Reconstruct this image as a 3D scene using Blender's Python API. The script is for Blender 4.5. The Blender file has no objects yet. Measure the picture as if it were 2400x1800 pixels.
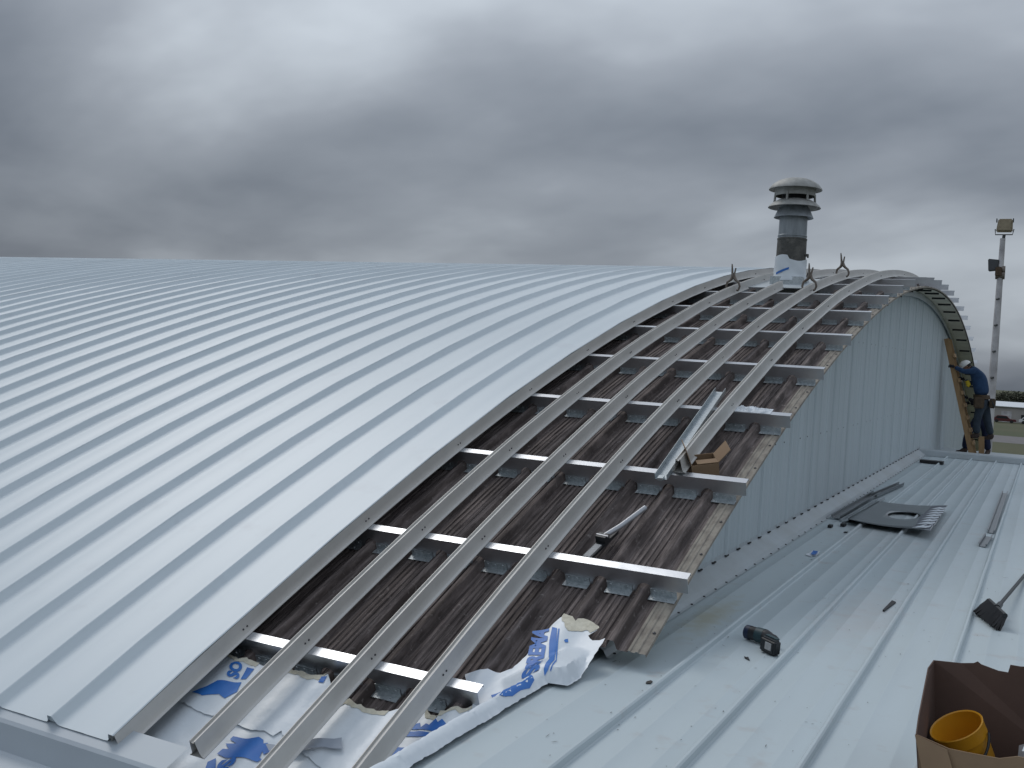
import bpy, bmesh, math, random
from math import sin, cos, pi, radians, sqrt, acos, degrees
from mathutils import Vector, Matrix
from mathutils.geometry import delaunay_2d_cdt
random.seed(7)
scene = bpy.context.scene
COL = scene.collection
H = 6.5                                   # eye height above the ground

# ------------------------------------------------------------------ camera
cam_d = bpy.data.cameras.new('camera'); cam = bpy.data.objects.new('camera', cam_d); COL.objects.link(cam)
cam_d.sensor_width = 36.0; cam_d.lens = 36.0 * 2433.7 / 2400.0
cam_d.clip_start = 0.05; cam_d.clip_end = 20000
YAW, PITCH, ROLL = 0.47751, -0.02371, 0.06151
fw = Vector((-sin(YAW)*cos(PITCH), cos(YAW)*cos(PITCH), sin(PITCH)))
r0 = Vector((cos(YAW), sin(YAW), 0)); u0 = r0.cross(fw)
rr = cos(ROLL)*r0 + sin(ROLL)*u0; uu = -sin(ROLL)*r0 + cos(ROLL)*u0
M = Matrix((rr, uu, -fw)).transposed().to_4x4(); M.translation = (0, 0, H)
cam.matrix_world = M
scene.camera = cam

# ------------------------------------------------------------------ sky and sun (overcast)
SUN_EL, SUN_AZ = radians(50), radians(-58)      # azimuth measured from +Y towards +X
w = bpy.data.worlds.new('World'); scene.world = w; w.use_nodes = True
nt = w.node_tree; nt.nodes.clear()
def wn(t, **k):
    n = nt.nodes.new(t)
    for a, b in k.items(): setattr(n, a, b)
    return n
def wl(a, b): nt.links.new(a, b)
def wm(op, a, b=None, c=None):
    n = wn('ShaderNodeMath', operation=op)
    for i, v in enumerate((a, b, c)):
        if v is None: continue
        if isinstance(v, (int, float)): n.inputs[i].default_value = v
        else: wl(v, n.inputs[i])
    return n.outputs[0]
SKYLOC = (9.4, 4.1, 0)
tc = wn('ShaderNodeTexCoord'); sep = wn('ShaderNodeSeparateXYZ'); wl(tc.outputs['Generated'], sep.inputs[0])
up = wm('MAXIMUM', sep.outputs[2], 0.0)
den = wm('ADD', up, 0.34)
comb = wn('ShaderNodeCombineXYZ')
wl(wm('DIVIDE', sep.outputs[0], den), comb.inputs[0]); wl(wm('DIVIDE', sep.outputs[1], den), comb.inputs[1])
comb.inputs[2].default_value = 3.1
rotn = wn('ShaderNodeMapping'); wl(comb.outputs[0], rotn.inputs[0])
rotn.inputs['Rotation'].default_value = (0, 0, radians(24)); rotn.inputs['Scale'].default_value = (0.75, 1.0, 1.0)
rotn.inputs['Location'].default_value = SKYLOC
n1 = wn('ShaderNodeTexNoise'); wl(rotn.outputs[0], n1.inputs['Vector'])
n1.inputs['Scale'].default_value = 1.25; n1.inputs['Detail'].default_value = 5.0; n1.inputs['Roughness'].default_value = 0.44; n1.inputs['Distortion'].default_value = 0.25
n2 = wn('ShaderNodeTexNoise'); wl(rotn.outputs[0], n2.inputs['Vector'])
n2.inputs['Scale'].default_value = 3.6; n2.inputs['Detail'].default_value = 4.0; n2.inputs['Roughness'].default_value = 0.5
cl = wm('ADD', wm('MULTIPLY', n1.outputs[0], 0.82), wm('MULTIPLY', n2.outputs[0], 0.18))
ramp = wn('ShaderNodeValToRGB'); wl(cl, ramp.inputs[0])
e = ramp.color_ramp.elements
e[0].position = 0.375; e[0].color = (0.142, 0.165, 0.200, 1)
e[1].position = 0.625; e[1].color = (0.43, 0.475, 0.525, 1)
em = e.new(0.5); em.color = (0.248, 0.277, 0.318, 1)
grad = wm('MULTIPLY_ADD', up, 1.85, 0.80)          # overcast sky: brighter towards the zenith
mulc = wn('ShaderNodeMix', data_type='RGBA', blend_type='MULTIPLY'); mulc.inputs[0].default_value = 1.0
wl(ramp.outputs[0], mulc.inputs[6]); gc = wn('ShaderNodeCombineColor'); 
for i in range(3): wl(grad, gc.inputs[i])
wl(gc.outputs[0], mulc.inputs[7])
bg1 = wn('ShaderNodeBackground'); wl(mulc.outputs[2], bg1.inputs[0]); bg1.inputs[1].default_value = 1.0
sky = wn('ShaderNodeTexSky', sky_type='NISHITA', sun_disc=False); sky.sun_elevation = SUN_EL; sky.sun_rotation = SUN_AZ
sky.air_density = 1.0; sky.dust_density = 3.0
bg2 = wn('ShaderNodeBackground'); wl(sky.outputs[0], bg2.inputs[0]); bg2.inputs[1].default_value = 0.06
mixs = wn('ShaderNodeMixShader'); mixs.inputs[0].default_value = 0.04      # mostly cloud, a little open sky light through it
wl(bg1.outputs[0], mixs.inputs[1]); wl(bg2.outputs[0], mixs.inputs[2])
wo = wn('ShaderNodeOutputWorld'); wl(mixs.outputs[0], wo.inputs[0])
sd = bpy.data.lights.new('sun', 'SUN'); so = bpy.data.objects.new('sun', sd); COL.objects.link(so)
sd.energy = 0.95; sd.angle = radians(28); sd.color = (1.0, 0.97, 0.93)
sdir = Vector((sin(SUN_AZ)*cos(SUN_EL), cos(SUN_AZ)*cos(SUN_EL), sin(SUN_EL)))
so.rotation_euler = sdir.to_track_quat('Z', 'Y').to_euler(); so.location = (0, 0, 60)
vs = scene.view_settings; vs.view_transform = 'Standard'; vs.look = 'None'; vs.exposure = 0.08; vs.gamma = 1.0; vs.use_curve_mapping = False

# ------------------------------------------------------------------ materials
def mat(name, col, rough=0.6, metal=0.0, col2=None, scale=6.0, stretch=(1, 1, 1), detail=4.0, lo=0.35, hi=0.7,
        bump=0.0, bscale=None, bdist=0.01, rvar=0.0, col3=None, scale3=40.0, lo3=0.62, hi3=0.75, coat=0.0, spec=0.5, bstretch=None):
    m = bpy.data.materials.new(name); m.use_nodes = True
    t = m.node_tree; b = t.nodes['Principled BSDF']
    b.inputs['Base Color'].default_value = (*col, 1); b.inputs['Roughness'].default_value = rough; b.inputs['Metallic'].default_value = metal
    b.inputs['Specular IOR Level'].default_value = spec
    if coat: b.inputs['Coat Weight'].default_value = coat; b.inputs['Coat Roughness'].default_value = 0.25
    geo = t.nodes.new('ShaderNodeNewGeometry')
    def noise(sc, st, det, seed):
        mp = t.nodes.new('ShaderNodeMapping'); t.links.new(geo.outputs['Position'], mp.inputs[0])
        mp.inputs['Scale'].default_value = st; mp.inputs['Location'].default_value = (seed, seed*0.7, 0)
        n = t.nodes.new('ShaderNodeTexNoise'); t.links.new(mp.outputs[0], n.inputs['Vector'])
        n.inputs['Scale'].default_value = sc; n.inputs['Detail'].default_value = det; n.inputs['Roughness'].default_value = 0.6
        return n.outputs[0]
    def rng(s, a, c):
        r = t.nodes.new('ShaderNodeMapRange'); t.links.new(s, r.inputs[0]); r.inputs[1].default_value = a; r.inputs[2].default_value = c; return r.outputs[0]
    cur = None
    if col2 is not None:
        f = rng(noise(scale, stretch, detail, 1.3), lo, hi)
        mx = t.nodes.new('ShaderNodeMix'); mx.data_type = 'RGBA'; t.links.new(f, mx.inputs[0])
        mx.inputs[6].default_value = (*col, 1); mx.inputs[7].default_value = (*col2, 1); cur = mx.outputs[2]
        if rvar:
            ra = t.nodes.new('ShaderNodeMath'); ra.operation = 'MULTIPLY_ADD'; t.links.new(f, ra.inputs[0]); ra.inputs[1].default_value = rvar; ra.inputs[2].default_value = rough
            t.links.new(ra.outputs[0], b.inputs['Roughness'])
    if col3 is not None:
        f = rng(noise(scale3, (1, 1, 1), 3.0, 5.7), lo3, hi3)
        mx = t.nodes.new('ShaderNodeMix'); mx.data_type = 'RGBA'; t.links.new(f, mx.inputs[0])
        if cur is not None: t.links.new(cur, mx.inputs[6])
        else: mx.inputs[6].default_value = (*col, 1)
        mx.inputs[7].default_value = (*col3, 1); cur = mx.outputs[2]
    if cur is not None: t.links.new(cur, b.inputs['Base Color'])
    if bump:
        bp = t.nodes.new('ShaderNodeBump'); bp.inputs['Strength'].default_value = bump; bp.inputs['Distance'].default_value = bdist
        t.links.new(noise(bscale or scale, bstretch or stretch, 3.0, 9.1), bp.inputs['Height']); t.links.new(bp.outputs[0], b.inputs['Normal'])
    return m
MT = {}
MT['panel'] = mat('white_painted_steel', (0.595, 0.655, 0.69), 0.42, 0, (0.545, 0.605, 0.64), 0.6, (1.5, 0.5, 0.5), bump=0.10, bscale=1.6, bdist=0.012, col3=(0.53, 0.575, 0.61), scale3=3.2, lo3=0.60, hi3=0.82)
MT['lowroof'] = mat('pale_grey_roof_steel', (0.475, 0.545, 0.575), 0.40, 0, (0.435, 0.497, 0.52), 0.9, (1.6, 0.35, 1), rvar=0.12, col3=(0.40, 0.40, 0.395), scale3=5.0, lo3=0.60, hi3=0.85, bump=0.12, bscale=1.3, bdist=0.012)
MT['wall'] = mat('light_grey_wall_steel', (0.495, 0.555, 0.585), 0.55, 0, (0.435, 0.490, 0.515), 1.6, (1, 3, 0.15), bump=0.06, bscale=2.0, bdist=0.01)
MT['flash'] = mat('grey_flashing', (0.43, 0.475, 0.505), 0.45, 0, (0.37, 0.40, 0.41), 2.0, bump=0.1, bscale=3.0)
MT['eave'] = mat('eave_flashing_paint', (0.42, 0.47, 0.51), 0.45, 0, (0.39, 0.43, 0.47), 1.2, bump=0.1, bscale=2.0)
MT['rail'] = mat('mill_finish_rail', (0.57, 0.56, 0.535), 0.46, 0.25, (0.50, 0.49, 0.465), 3.0, (2, 1, 1), bump=0.05, bscale=6)
MT['purlin'] = mat('galvalume', (0.66, 0.68, 0.71), 0.33, 1.0, (0.52, 0.54, 0.57), 5.0, (1, 1, 1), rvar=0.1, bump=0.05, bscale=8)
MT['galv'] = mat('galvanised_spangle', (0.52, 0.56, 0.58), 0.42, 0.75, (0.36, 0.40, 0.42), 45.0, detail=2.0, rvar=0.1)
MT['screw'] = mat('dark_screw', (0.06, 0.06, 0.065), 0.5, 0.4)
MT['deck'] = mat('weathered_brown_deck', (0.072, 0.057, 0.053), 0.88, 0, (0.255, 0.212, 0.200), 2.4, (17, 1.1, 1.1), detail=10, lo=0.44, hi=0.74, col3=(0.30, 0.27, 0.255), scale3=26.0, lo3=0.62, hi3=0.82, bump=0.5, bscale=30, bdist=0.006, bstretch=(2, 1, 1))
MT['deckedge'] = mat('dusty_deck_edge', (0.29, 0.265, 0.225), 0.9, 0, (0.14, 0.12, 0.105), 9.0, (2.2, 1, 1), detail=10, lo=0.42, hi=0.75, bump=0.4, bscale=25, bdist=0.005)
MT['soffit'] = mat('tan_soffit', (0.60, 0.57, 0.46), 0.9, 0, (0.46, 0.43, 0.35), 3.0, bump=0.2)
MT['dark'] = mat('black_rubber', (0.012, 0.012, 0.014), 0.55)
MT['void'] = mat('matte_black', (0.02, 0.02, 0.022), 0.9)  # plain black shared by flue gap core, wall rib blocks and soffit brackets
MT['membrane'] = mat('white_membrane', (0.70, 0.75, 0.79), 0.36, 0, (0.64, 0.69, 0.735), 3.0, bump=0.3, bscale=9.0, bdist=0.012)
MT['foam'] = mat('cream_torn_backing', (0.66, 0.63, 0.52), 0.9, 0, (0.5, 0.47, 0.38), 25.0, bump=0.6, bscale=60, bdist=0.006)
MT['blue'] = mat('blue_print', (0.025, 0.14, 0.47), 0.5, 0, (0.03, 0.17, 0.52), 8.0)
MT['greymem'] = mat('grey_membrane_back', (0.33, 0.37, 0.43), 0.6, 0, (0.28, 0.31, 0.36), 6.0)
MT['card'] = mat('cardboard', (0.27, 0.18, 0.108), 0.85, 0, (0.22, 0.145, 0.088), 3.0, bump=0.15, bscale=15)
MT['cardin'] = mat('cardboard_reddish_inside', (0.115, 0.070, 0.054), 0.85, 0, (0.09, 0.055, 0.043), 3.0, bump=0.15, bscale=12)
MT['yellow'] = mat('yellow_plastic', (0.56, 0.27, 0.012), 0.4, 0, (0.50, 0.23, 0.012), 6.0)
MT['bag'] = mat('grey_plastic_bag', (0.22, 0.23, 0.25), 0.45, 0, (0.12, 0.12, 0.13), 12.0, bump=0.6, bscale=20)
MT['paper'] = mat('white_paper', (0.68, 0.72, 0.76), 0.7)
MT['tool'] = mat('black_tool_plastic', (0.015, 0.017, 0.02), 0.45)
MT['toolblue'] = mat('dark_blue_tool_plastic', (0.012, 0.022, 0.055), 0.45)
MT['teal'] = mat('dark_teal_plastic', (0.02, 0.05, 0.06), 0.5)
MT['sticker'] = mat('worn_grey_sticker', (0.42, 0.42, 0.42), 0.7, 0, (0.30, 0.30, 0.30), 60.0)
MT['tube'] = mat('grey_tube', (0.40, 0.41, 0.43), 0.4, 0.6)
MT['sheet'] = mat('dull_sheet_metal', (0.26, 0.28, 0.295), 0.36, 0.75, (0.24, 0.255, 0.27), 2.0, bump=0.1, bscale=2.5)
MT['film'] = mat('dark_film', (0.08, 0.085, 0.11), 0.35, 0.2, (0.11, 0.11, 0.15), 6)
MT['wood'] = mat('ladder_lumber', (0.34, 0.215, 0.105), 0.8, 0, (0.26, 0.16, 0.08), 5.0, (3, 3, 0.5), bump=0.2)
MT['flue'] = mat('galvanised_flue', (0.30, 0.33, 0.355), 0.5, 0.5, (0.20, 0.22, 0.235), 5.0, (3, 3, 0.5), detail=6, bump=0.05)
MT['fluedirt'] = mat('tarred_flue', (0.085, 0.085, 0.08), 0.9, 0, (0.17, 0.165, 0.15), 9.0, detail=8, lo=0.48, hi=0.75, bump=0.8, bscale=22, bdist=0.02)
MT['cap'] = mat('weathered_cap', (0.36, 0.365, 0.35), 0.6, 0.25, (0.25, 0.25, 0.235), 6.0, (2, 2, 0.6), detail=6)
MT['clamp'] = mat('worn_clamp_steel', (0.22, 0.20, 0.18), 0.45, 0.7, (0.14, 0.11, 0.09), 20.0)
MT['pole'] = mat('pale_pole', (0.60, 0.59, 0.60), 0.75, 0, (0.29, 0.28, 0.29), 1.0)
MT['lamp'] = mat('lamp_housing_tan', (0.30, 0.25, 0.17), 0.6, 0, (0.22, 0.18, 0.12), 6)
MT['lampdark'] = mat('lamp_housing_dark', (0.05, 0.055, 0.06), 0.5)
MT['glass'] = mat('lamp_glass', (0.10, 0.12, 0.14), 0.08, 0, coat=0.5)
MT['shirt'] = mat('blue_jacket', (0.022, 0.060, 0.135), 0.9, 0, (0.015, 0.042, 0.10), 12, bump=0.3, bscale=14, bdist=0.02)
MT['jeans'] = mat('dark_jeans', (0.036, 0.050, 0.068), 0.95, 0, (0.022, 0.033, 0.048), 10, bump=0.3, bscale=14, bdist=0.02)
MT['navy'] = mat('navy_trousers', (0.012, 0.018, 0.05), 0.95)
MT['leather'] = mat('brown_leather', (0.085, 0.055, 0.030), 0.75, 0, (0.05, 0.032, 0.018), 14)
MT['boot'] = mat('dark_boot', (0.045, 0.028, 0.022), 0.75)
MT['glove'] = mat('black_glove', (0.016, 0.016, 0.022), 0.85)
MT['skin'] = mat('skin', (0.30, 0.16, 0.105), 0.6)
MT['hair'] = mat('dark_hair', (0.015, 0.012, 0.012), 0.8)
MT['helmet'] = mat('white_helmet', (0.70, 0.70, 0.68), 0.35)
MT['bright_yellow'] = mat('bright_yellow_fabric', (0.55, 0.40, 0.02), 0.8)
MT['grass'] = mat('dry_grass', (0.055, 0.066, 0.026), 0.95, 0, (0.085, 0.080, 0.040), 0.05, (1, 1, 1), detail=8, bump=0.3, bscale=2.0, bdist=0.05)
MT['asphalt'] = mat('pale_asphalt', (0.16, 0.15, 0.15), 0.9, 0, (0.13, 0.125, 0.125), 0.5)
MT['leaf'] = mat('dark_leaf', (0.035, 0.042, 0.026), 0.85, 0, (0.06, 0.06, 0.034), 1.5)
MT['bark'] = mat('bark', (0.06, 0.05, 0.04), 0.9)
MT['bldg'] = mat('pale_building_wall', (0.38, 0.36, 0.34), 0.8, 0, (0.33, 0.315, 0.30), 0.3)
MT['bldgroof'] = mat('pale_building_roof', (0.62, 0.65, 0.68), 0.6)
MT['carred'] = mat('red_car_paint', (0.10, 0.02, 0.022), 0.35, 0.1)
MT['carwhite'] = mat('white_car_paint', (0.62, 0.63, 0.65), 0.35)
MT['cardark'] = mat('dark_car_paint', (0.04, 0.045, 0.05), 0.35)
MT['carglass'] = mat('car_glass', (0.02, 0.025, 0.03), 0.1)
MT['debris'] = mat('dark_debris', (0.05, 0.045, 0.04), 0.9)

def add_stain(m, c, rx, ry, col, seed):
    t = m.node_tree; b = t.nodes['Principled BSDF']; src = b.inputs['Base Color'].links[0].from_socket
    geo = t.nodes.new('ShaderNodeNewGeometry'); mp = t.nodes.new('ShaderNodeMapping'); mp.vector_type = 'POINT'
    t.links.new(geo.outputs['Position'], mp.inputs[0]); mp.inputs['Location'].default_value = (-c[0]/rx, -c[1]/ry, 0); mp.inputs['Scale'].default_value = (1/rx, 1/ry, 0)
    ln = t.nodes.new('ShaderNodeVectorMath'); ln.operation = 'LENGTH'; t.links.new(mp.outputs[0], ln.inputs[0])
    nz = t.nodes.new('ShaderNodeTexNoise'); nz.inputs['Scale'].default_value = 9.0; nz.inputs['Detail'].default_value = 5.0; t.links.new(geo.outputs['Position'], nz.inputs['Vector'])
    ad = t.nodes.new('ShaderNodeMath'); ad.operation = 'MULTIPLY_ADD'; t.links.new(nz.outputs[0], ad.inputs[0]); ad.inputs[1].default_value = 1.6; t.links.new(ln.outputs[1], ad.inputs[2])
    r = t.nodes.new('ShaderNodeMapRange'); t.links.new(ad.outputs[0], r.inputs[0]); r.inputs[1].default_value = 1.75; r.inputs[2].default_value = 0.85; r.inputs[3].default_value = 0.0; r.inputs[4].default_value = 0.55
    mx = t.nodes.new('ShaderNodeMix'); mx.data_type = 'RGBA'; t.links.new(r.outputs[0], mx.inputs[0]); t.links.new(src, mx.inputs[6]); mx.inputs[7].default_value = (*col, 1)
    t.links.new(mx.outputs[2], b.inputs['Base Color'])
add_stain(MT['lowroof'], (-1.93, 6.9), 0.16, 0.75, (0.33, 0.29, 0.15), 1)
add_stain(MT['lowroof'], (-1.42, 12.0), 0.7, 2.4, (0.42, 0.42, 0.42), 2)
add_stain(MT['lowroof'], (-1.05, 7.6), 0.35, 1.3, (0.46, 0.46, 0.465), 3)

# ------------------------------------------------------------------ mesh helpers
class MB:
    def __init__(s): s.v = []; s.f = []
    def add(s, vs, fs):
        o = len(s.v); s.v += [tuple(a) for a in vs]; s.f += [[i+o for i in f] for f in fs]; return s
    def box(s, c, size, rot=None):
        hx, hy, hz = [a/2 for a in size]
        P = [Vector((x*hx, y*hy, z*hz)) for x in (-1, 1) for y in (-1, 1) for z in (-1, 1)]
        if rot is not None: P = [rot @ p for p in P]
        c = Vector(c)
        return s.add([c+p for p in P], [(0, 1, 3, 2), (4, 6, 7, 5), (0, 4, 5, 1), (2, 3, 7, 6), (0, 2, 6, 4), (1, 5, 7, 3)])
    def tube(s, pts, rad, n=10, caps=True):
        pts = [Vector(p) for p in pts]; k = len(pts)
        if not hasattr(rad, '__len__'): rad = [rad]*k
        vs = []; fs = []; ref = None
        for i, p in enumerate(pts):
            t = (pts[min(i+1, k-1)]-pts[max(i-1, 0)]).normalized()
            if ref is None:
                ref = Vector((0, 0, 1)) if abs(t.z) < .9 else Vector((1, 0, 0))
            a = (ref - t*ref.dot(t)).normalized(); b = t.cross(a); ref = a
            for j in range(n):
                q = 2*pi*j/n; vs.append(p + (a*cos(q)+b*sin(q))*rad[i])
        for i in range(k-1):
            for j in range(n): fs.append((i*n+j, i*n+(j+1) % n, (i+1)*n+(j+1) % n, (i+1)*n+j))
        if caps: fs.append(tuple(range(n-1, -1, -1))); fs.append(tuple(range((k-1)*n, k*n)))
        return s.add(vs, fs)
    def lathe(s, prof, c, n=32, axis=None):
        R = axis.to_matrix() if axis is not None else Matrix.Identity(3); c = Vector(c)
        vs = []; fs = []
        for r, z in prof:
            for j in range(n): vs.append(c + R @ Vector((r*cos(2*pi*j/n), r*sin(2*pi*j/n), z)))
        for i in range(len(prof)-1):
            for j in range(n): fs.append((i*n+j, i*n+(j+1) % n, (i+1)*n+(j+1) % n, (i+1)*n+j))
        return s.add(vs, fs)
    def prism(s, poly, o, ex, ey, ez, t):
        """polygon (u,v) in the plane o+u*ex+v*ey, thickness t along ez"""
        o, ex, ey, ez = map(Vector, (o, ex, ey, ez)); n = len(poly)
        A = [o+ex*u+ey*v for u, v in poly]; B = [a+ez*t for a in A]
        fs = [tuple(range(n-1, -1, -1)), tuple(range(n, 2*n))] + [(i, (i+1) % n, n+(i+1) % n, n+i) for i in range(n)]
        return s.add(A+B, fs)
    def build(s, name, m, parent=None, smooth=False, angle=35):
        me = bpy.data.meshes.new(name); me.from_pydata([tuple(v) for v in s.v], [], s.f); me.validate()
        bm = bmesh.new(); bm.from_mesh(me); bmesh.ops.recalc_face_normals(bm, faces=bm.faces); bm.to_mesh(me); bm.free()
        return link(name, me, m, parent, smooth, angle)
def link(name, me, m, parent=None, smooth=False, angle=35):
    if m is not None:
        me.materials.clear(); me.materials.append(MT[m] if isinstance(m, str) else m)
    if smooth:
        me.polygons.foreach_set('use_smooth', [True]*len(me.polygons))
        try: me.set_sharp_from_angle(angle=radians(angle))
        except Exception: pass
    o = bpy.data.objects.new(name, me); COL.objects.link(o)
    if parent is not None: o.parent = parent
    return o
def tag(o, label, cat, group=None):
    o['label'] = label; o['category'] = cat
    if group: o['group'] = group
    return o
def thing(name, label, cat, loc=(0, 0, 0), group=None):
    o = bpy.data.objects.new(name, None); COL.objects.link(o); o.location = loc; o.empty_display_size = 0.1
    return tag(o, label, cat, group)
def put(o, parent):           # parent at a moved Empty while the mesh is in world coordinates
    o.parent = parent; o.matrix_parent_inverse = Matrix.Translation(-Vector(parent.location)); return o
def inst(src, parent, loc, rot=None):
    c = src.copy(); COL.objects.link(c); c.parent = parent; c.location = loc
    if rot is not None: c.rotation_euler = rot
    return c

# ------------------------------------------------------------------ vault frame (bow roof, axis along X)
YC, ZC, R = 21.519, H-38.996, 40.992
RP = R-0.105          # top of the purlins
RD = RP-0.156         # pan of the old deck
S = 0.4572; X0 = -4.147
XEND = -1.797; XDECK = -1.876; XWALL = -2.285
def C(x, th, r): t = radians(th); return Vector((x, YC-r*cos(t), ZC+r*sin(t)))
def NRM(th): t = radians(th); return Vector((0, -cos(t), sin(t)))
def TAN(th): t = radians(th); return Vector((0, sin(t), cos(t)))
def TH(y, r=R): return degrees(acos((YC-y)/r))
ROOFM = 0.0147
def roofz(y): return H-1.75+ROOFM*y
def arc_sweep(prof, x, th0, th1, n, closed=False, r=R, caps=True):
    mb = MB(); vs = []; fs = []; k = len(prof)
    for i in range(n+1):
        th = th0+(th1-th0)*i/n
        for dx, dr in prof: vs.append(C(x+dx, th, r+dr))
    for i in range(n):
        for j in range(k if closed else k-1):
            a = i*k+j; b = i*k+(j+1) % k; fs.append((a, b, b+k, a+k))
    if closed and caps: fs.append(tuple(range(k-1, -1, -1))); fs.append(tuple(range(n*k, n*k+k)))
    return mb.add(vs, fs)

# ------------------------------------------------------------------ ground, road
def sheet(name, x0, x1, y0, y1, z, m, nx=1, ny=1):
    mb = MB(); vs = [(x0+(x1-x0)*i/nx, y0+(y1-y0)*j/ny, z) for j in range(ny+1) for i in range(nx+1)]
    fs = [(j*(nx+1)+i, j*(nx+1)+i+1, (j+1)*(nx+1)+i+1, (j+1)*(nx+1)+i) for j in range(ny) for i in range(nx)]
    return mb.add(vs, fs).build(name, m)
g = sheet('ground', -6000, 6000, -2000, 9000, 0, 'grass'); g['kind'] = 'structure'
rd = sheet('road', -400, 400, 141, 162, 0.01, 'asphalt'); rd['kind'] = 'structure'

# ------------------------------------------------------------------ new curved standing seam roof
TE = 64.35
new_roof = thing('curved_metal_roof', 'new white curved roof of parallel ribbed steel panels filling the left side', 'roof', (X0, 4, H-2))
prof = [(-S+0.034, 0.004), (-S+0.039, -0.003), (-S+0.056, -0.036), (-S+0.064, -0.042), (-S+0.082, -0.045), (-0.30, -0.045), (-0.205, -0.043), (-0.19, -0.045), (-0.05, -0.045),
        (-0.024, -0.042), (-0.012, -0.030), (-0.002, 0.004), (0.002, 0.009), (0.028, 0.009), (0.034, 0.004)]
def panel_mesh(seed):
    rnd = random.Random(seed); n = 57; mb = MB(); k = len(prof); vs = []; fs = []
    for i in range(n+1):
        th = TE+(115.6-TE)*i/n; kink = (0.0035 if i % 2 else -0.001)+rnd.uniform(-0.0012, 0.0012); sx = rnd.uniform(-0.0015, 0.0015)
        for dx, dr in prof:
            top = dr > -0.02
            vs.append(C(dx+(sx if top and dx > -0.2 else 0), th, R+dr+(kink if top else kink*0.4)))
    for i in range(n):
        for j in range(k-1): a_ = i*k+j; fs.append((a_, a_+1, a_+1+k, a_+k))
    return mb.add(vs, fs)
pans = [panel_mesh(11+q).build('roof_panel', 'panel', None, smooth=True, angle=30) for q in range(4)]
NPAN = 74
for k in range(NPAN):
    o = pans[k] if k < 4 else pans[(k*7+k//5) % 4].copy()
    if k >= 4: COL.objects.link(o)
    o.parent = new_roof; o.matrix_parent_inverse = Matrix.Translation(-Vector(new_roof.location)); o.location = (X0-k*S, 0, 0)
# folded ends that close the ribs along the eave
capP = [(-0.05, -0.047), (-0.024, -0.042), (-0.012, -0.030), (-0.002, 0.004), (0.002, 0.008), (0.028, 0.008), (0.034, 0.004), (0.039, -0.003), (0.056, -0.036), (0.064, -0.042), (0.082, -0.047)]
cap0 = MB().prism(capP, C(0, TE+0.02, R), (1, 0, 0), NRM(TE), TAN(TE), 0.004).build('rib_end', 'panel')
for k in range(1, 26):
    o = cap0 if k == 1 else cap0.copy()
    if k > 1: COL.objects.link(o)
    o.parent = new_roof; o.matrix_parent_inverse = Matrix.Translation(-Vector(new_roof.location)); o.location = (X0-k*S, 0, 0)
ev = MB()
py = [(3.90, -2.048), (3.745, -2.112), (3.728, -2.128), (3.70, -2.262), (3.685, -2.272), (3.15, -2.30), (3.12, -2.33), (3.12, -2.6)]
for a, b in zip(py[:-1], py[1:]):
    ev.add([(-40, a[0], H+a[1]), (-3.72, a[0], H+a[1]), (-3.72, b[0], H+b[1]), (-40, b[0], H+b[1])], [(0, 1, 2, 3)])
tag(ev.build('eave_flashing', 'eave'), 'grey metal eave flashing along the bottom ends of the curved white panels', 'flashing')

# ------------------------------------------------------------------ old corrugated deck
deck = thing('old_roof_deck', 'weathered brown ribbed old deck exposed under the purlins', 'roof deck', (-2.1, 5.4, H-1.6))
PITCH_R = 0.285; RIB0 = -2.08
def rib_prof(x):       # cross section of one rib and its fluted pan, from rib centre to next rib centre (towards -x)
    p = [(0.020, 0.054), (0.012, 0.058), (-0.012, 0.058), (-0.020, 0.054), (-0.025, 0.042), (-0.031, 0.008), (-0.038, 0.0)]
    for c in (-0.083, -0.122, -0.163, -0.202):
        p += [(c+0.013, 0.0), (c+0.008, 0.009), (c-0.008, 0.009), (c-0.013, 0.0)]
    p += [(-0.247, 0.0), (-0.254, 0.008), (-0.260, 0.042), (-0.265, 0.054)]
    return [(x+a, b) for a, b in p]
ds = arc_sweep(rib_prof(0), 0, 64.7, 116, 80, r=RD).build('deck_sheet', 'deck', None, smooth=True, angle=20)
for k in range(17):
    o = ds if k == 0 else ds.copy()
    if k: COL.objects.link(o)
    if k == 0:                                        # the sheet over the overhang stops short of the low roof
        o.data = arc_sweep(rib_prof(0), 0, 66.72, 116, 80, r=RD).build('tmp', 'deck', None, True, 20).data
        tmp = [q for q in bpy.data.objects if q.name.startswith('tmp')]
        for q in tmp: bpy.data.objects.remove(q)
    o.parent = deck; o.matrix_parent_inverse = Matrix.Translation(-Vector(deck.location)); o.location = (RIB0-k*PITCH_R, 0, 0)
for o in list(bpy.data.objects):
    if o.name.startswith('deck_sheet') and o is not ds and o.data is not ds.data: pass
# remaining sheets keep the full-length mesh
full = arc_sweep(rib_prof(0), 0, 64.7, 116, 80, r=RD).build('deck_sheet_mesh', 'deck', None, True, 20)
for o in deck.children:
    if o.location.x < RIB0-0.1: o.data = full.data
bpy.data.objects.remove(full)
ep = [(0.204, -0.018), (0.204, 0.004), (0.165, 0.004), (0.158, 0.011), (0.146, 0.011), (0.140, 0.003), (0.118, 0.003), (0.112, 0.009), (0.100, 0.009), (0.094, 0.002)]
put(arc_sweep(ep, RIB0, 66.72, 116, 80, r=RD).build('edge_strip', 'deckedge', None, True, 30), deck)
ep = [(0.098, 0.0015), (0.080, 0.0), (0.038, 0.0), (0.031, 0.008), (0.025, 0.042), (0.020, 0.054)]
put(arc_sweep(ep, RIB0, 66.72, 116, 80, r=RD).build('edge_sheet', 'deck', None, True, 20), deck)
put(arc_sweep([(0, -0.03), (XDECK-XWALL-0.02, -0.03)], XWALL, 66.9, 116, 60, r=RD).build('soffit', 'soffit'), deck)
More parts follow.
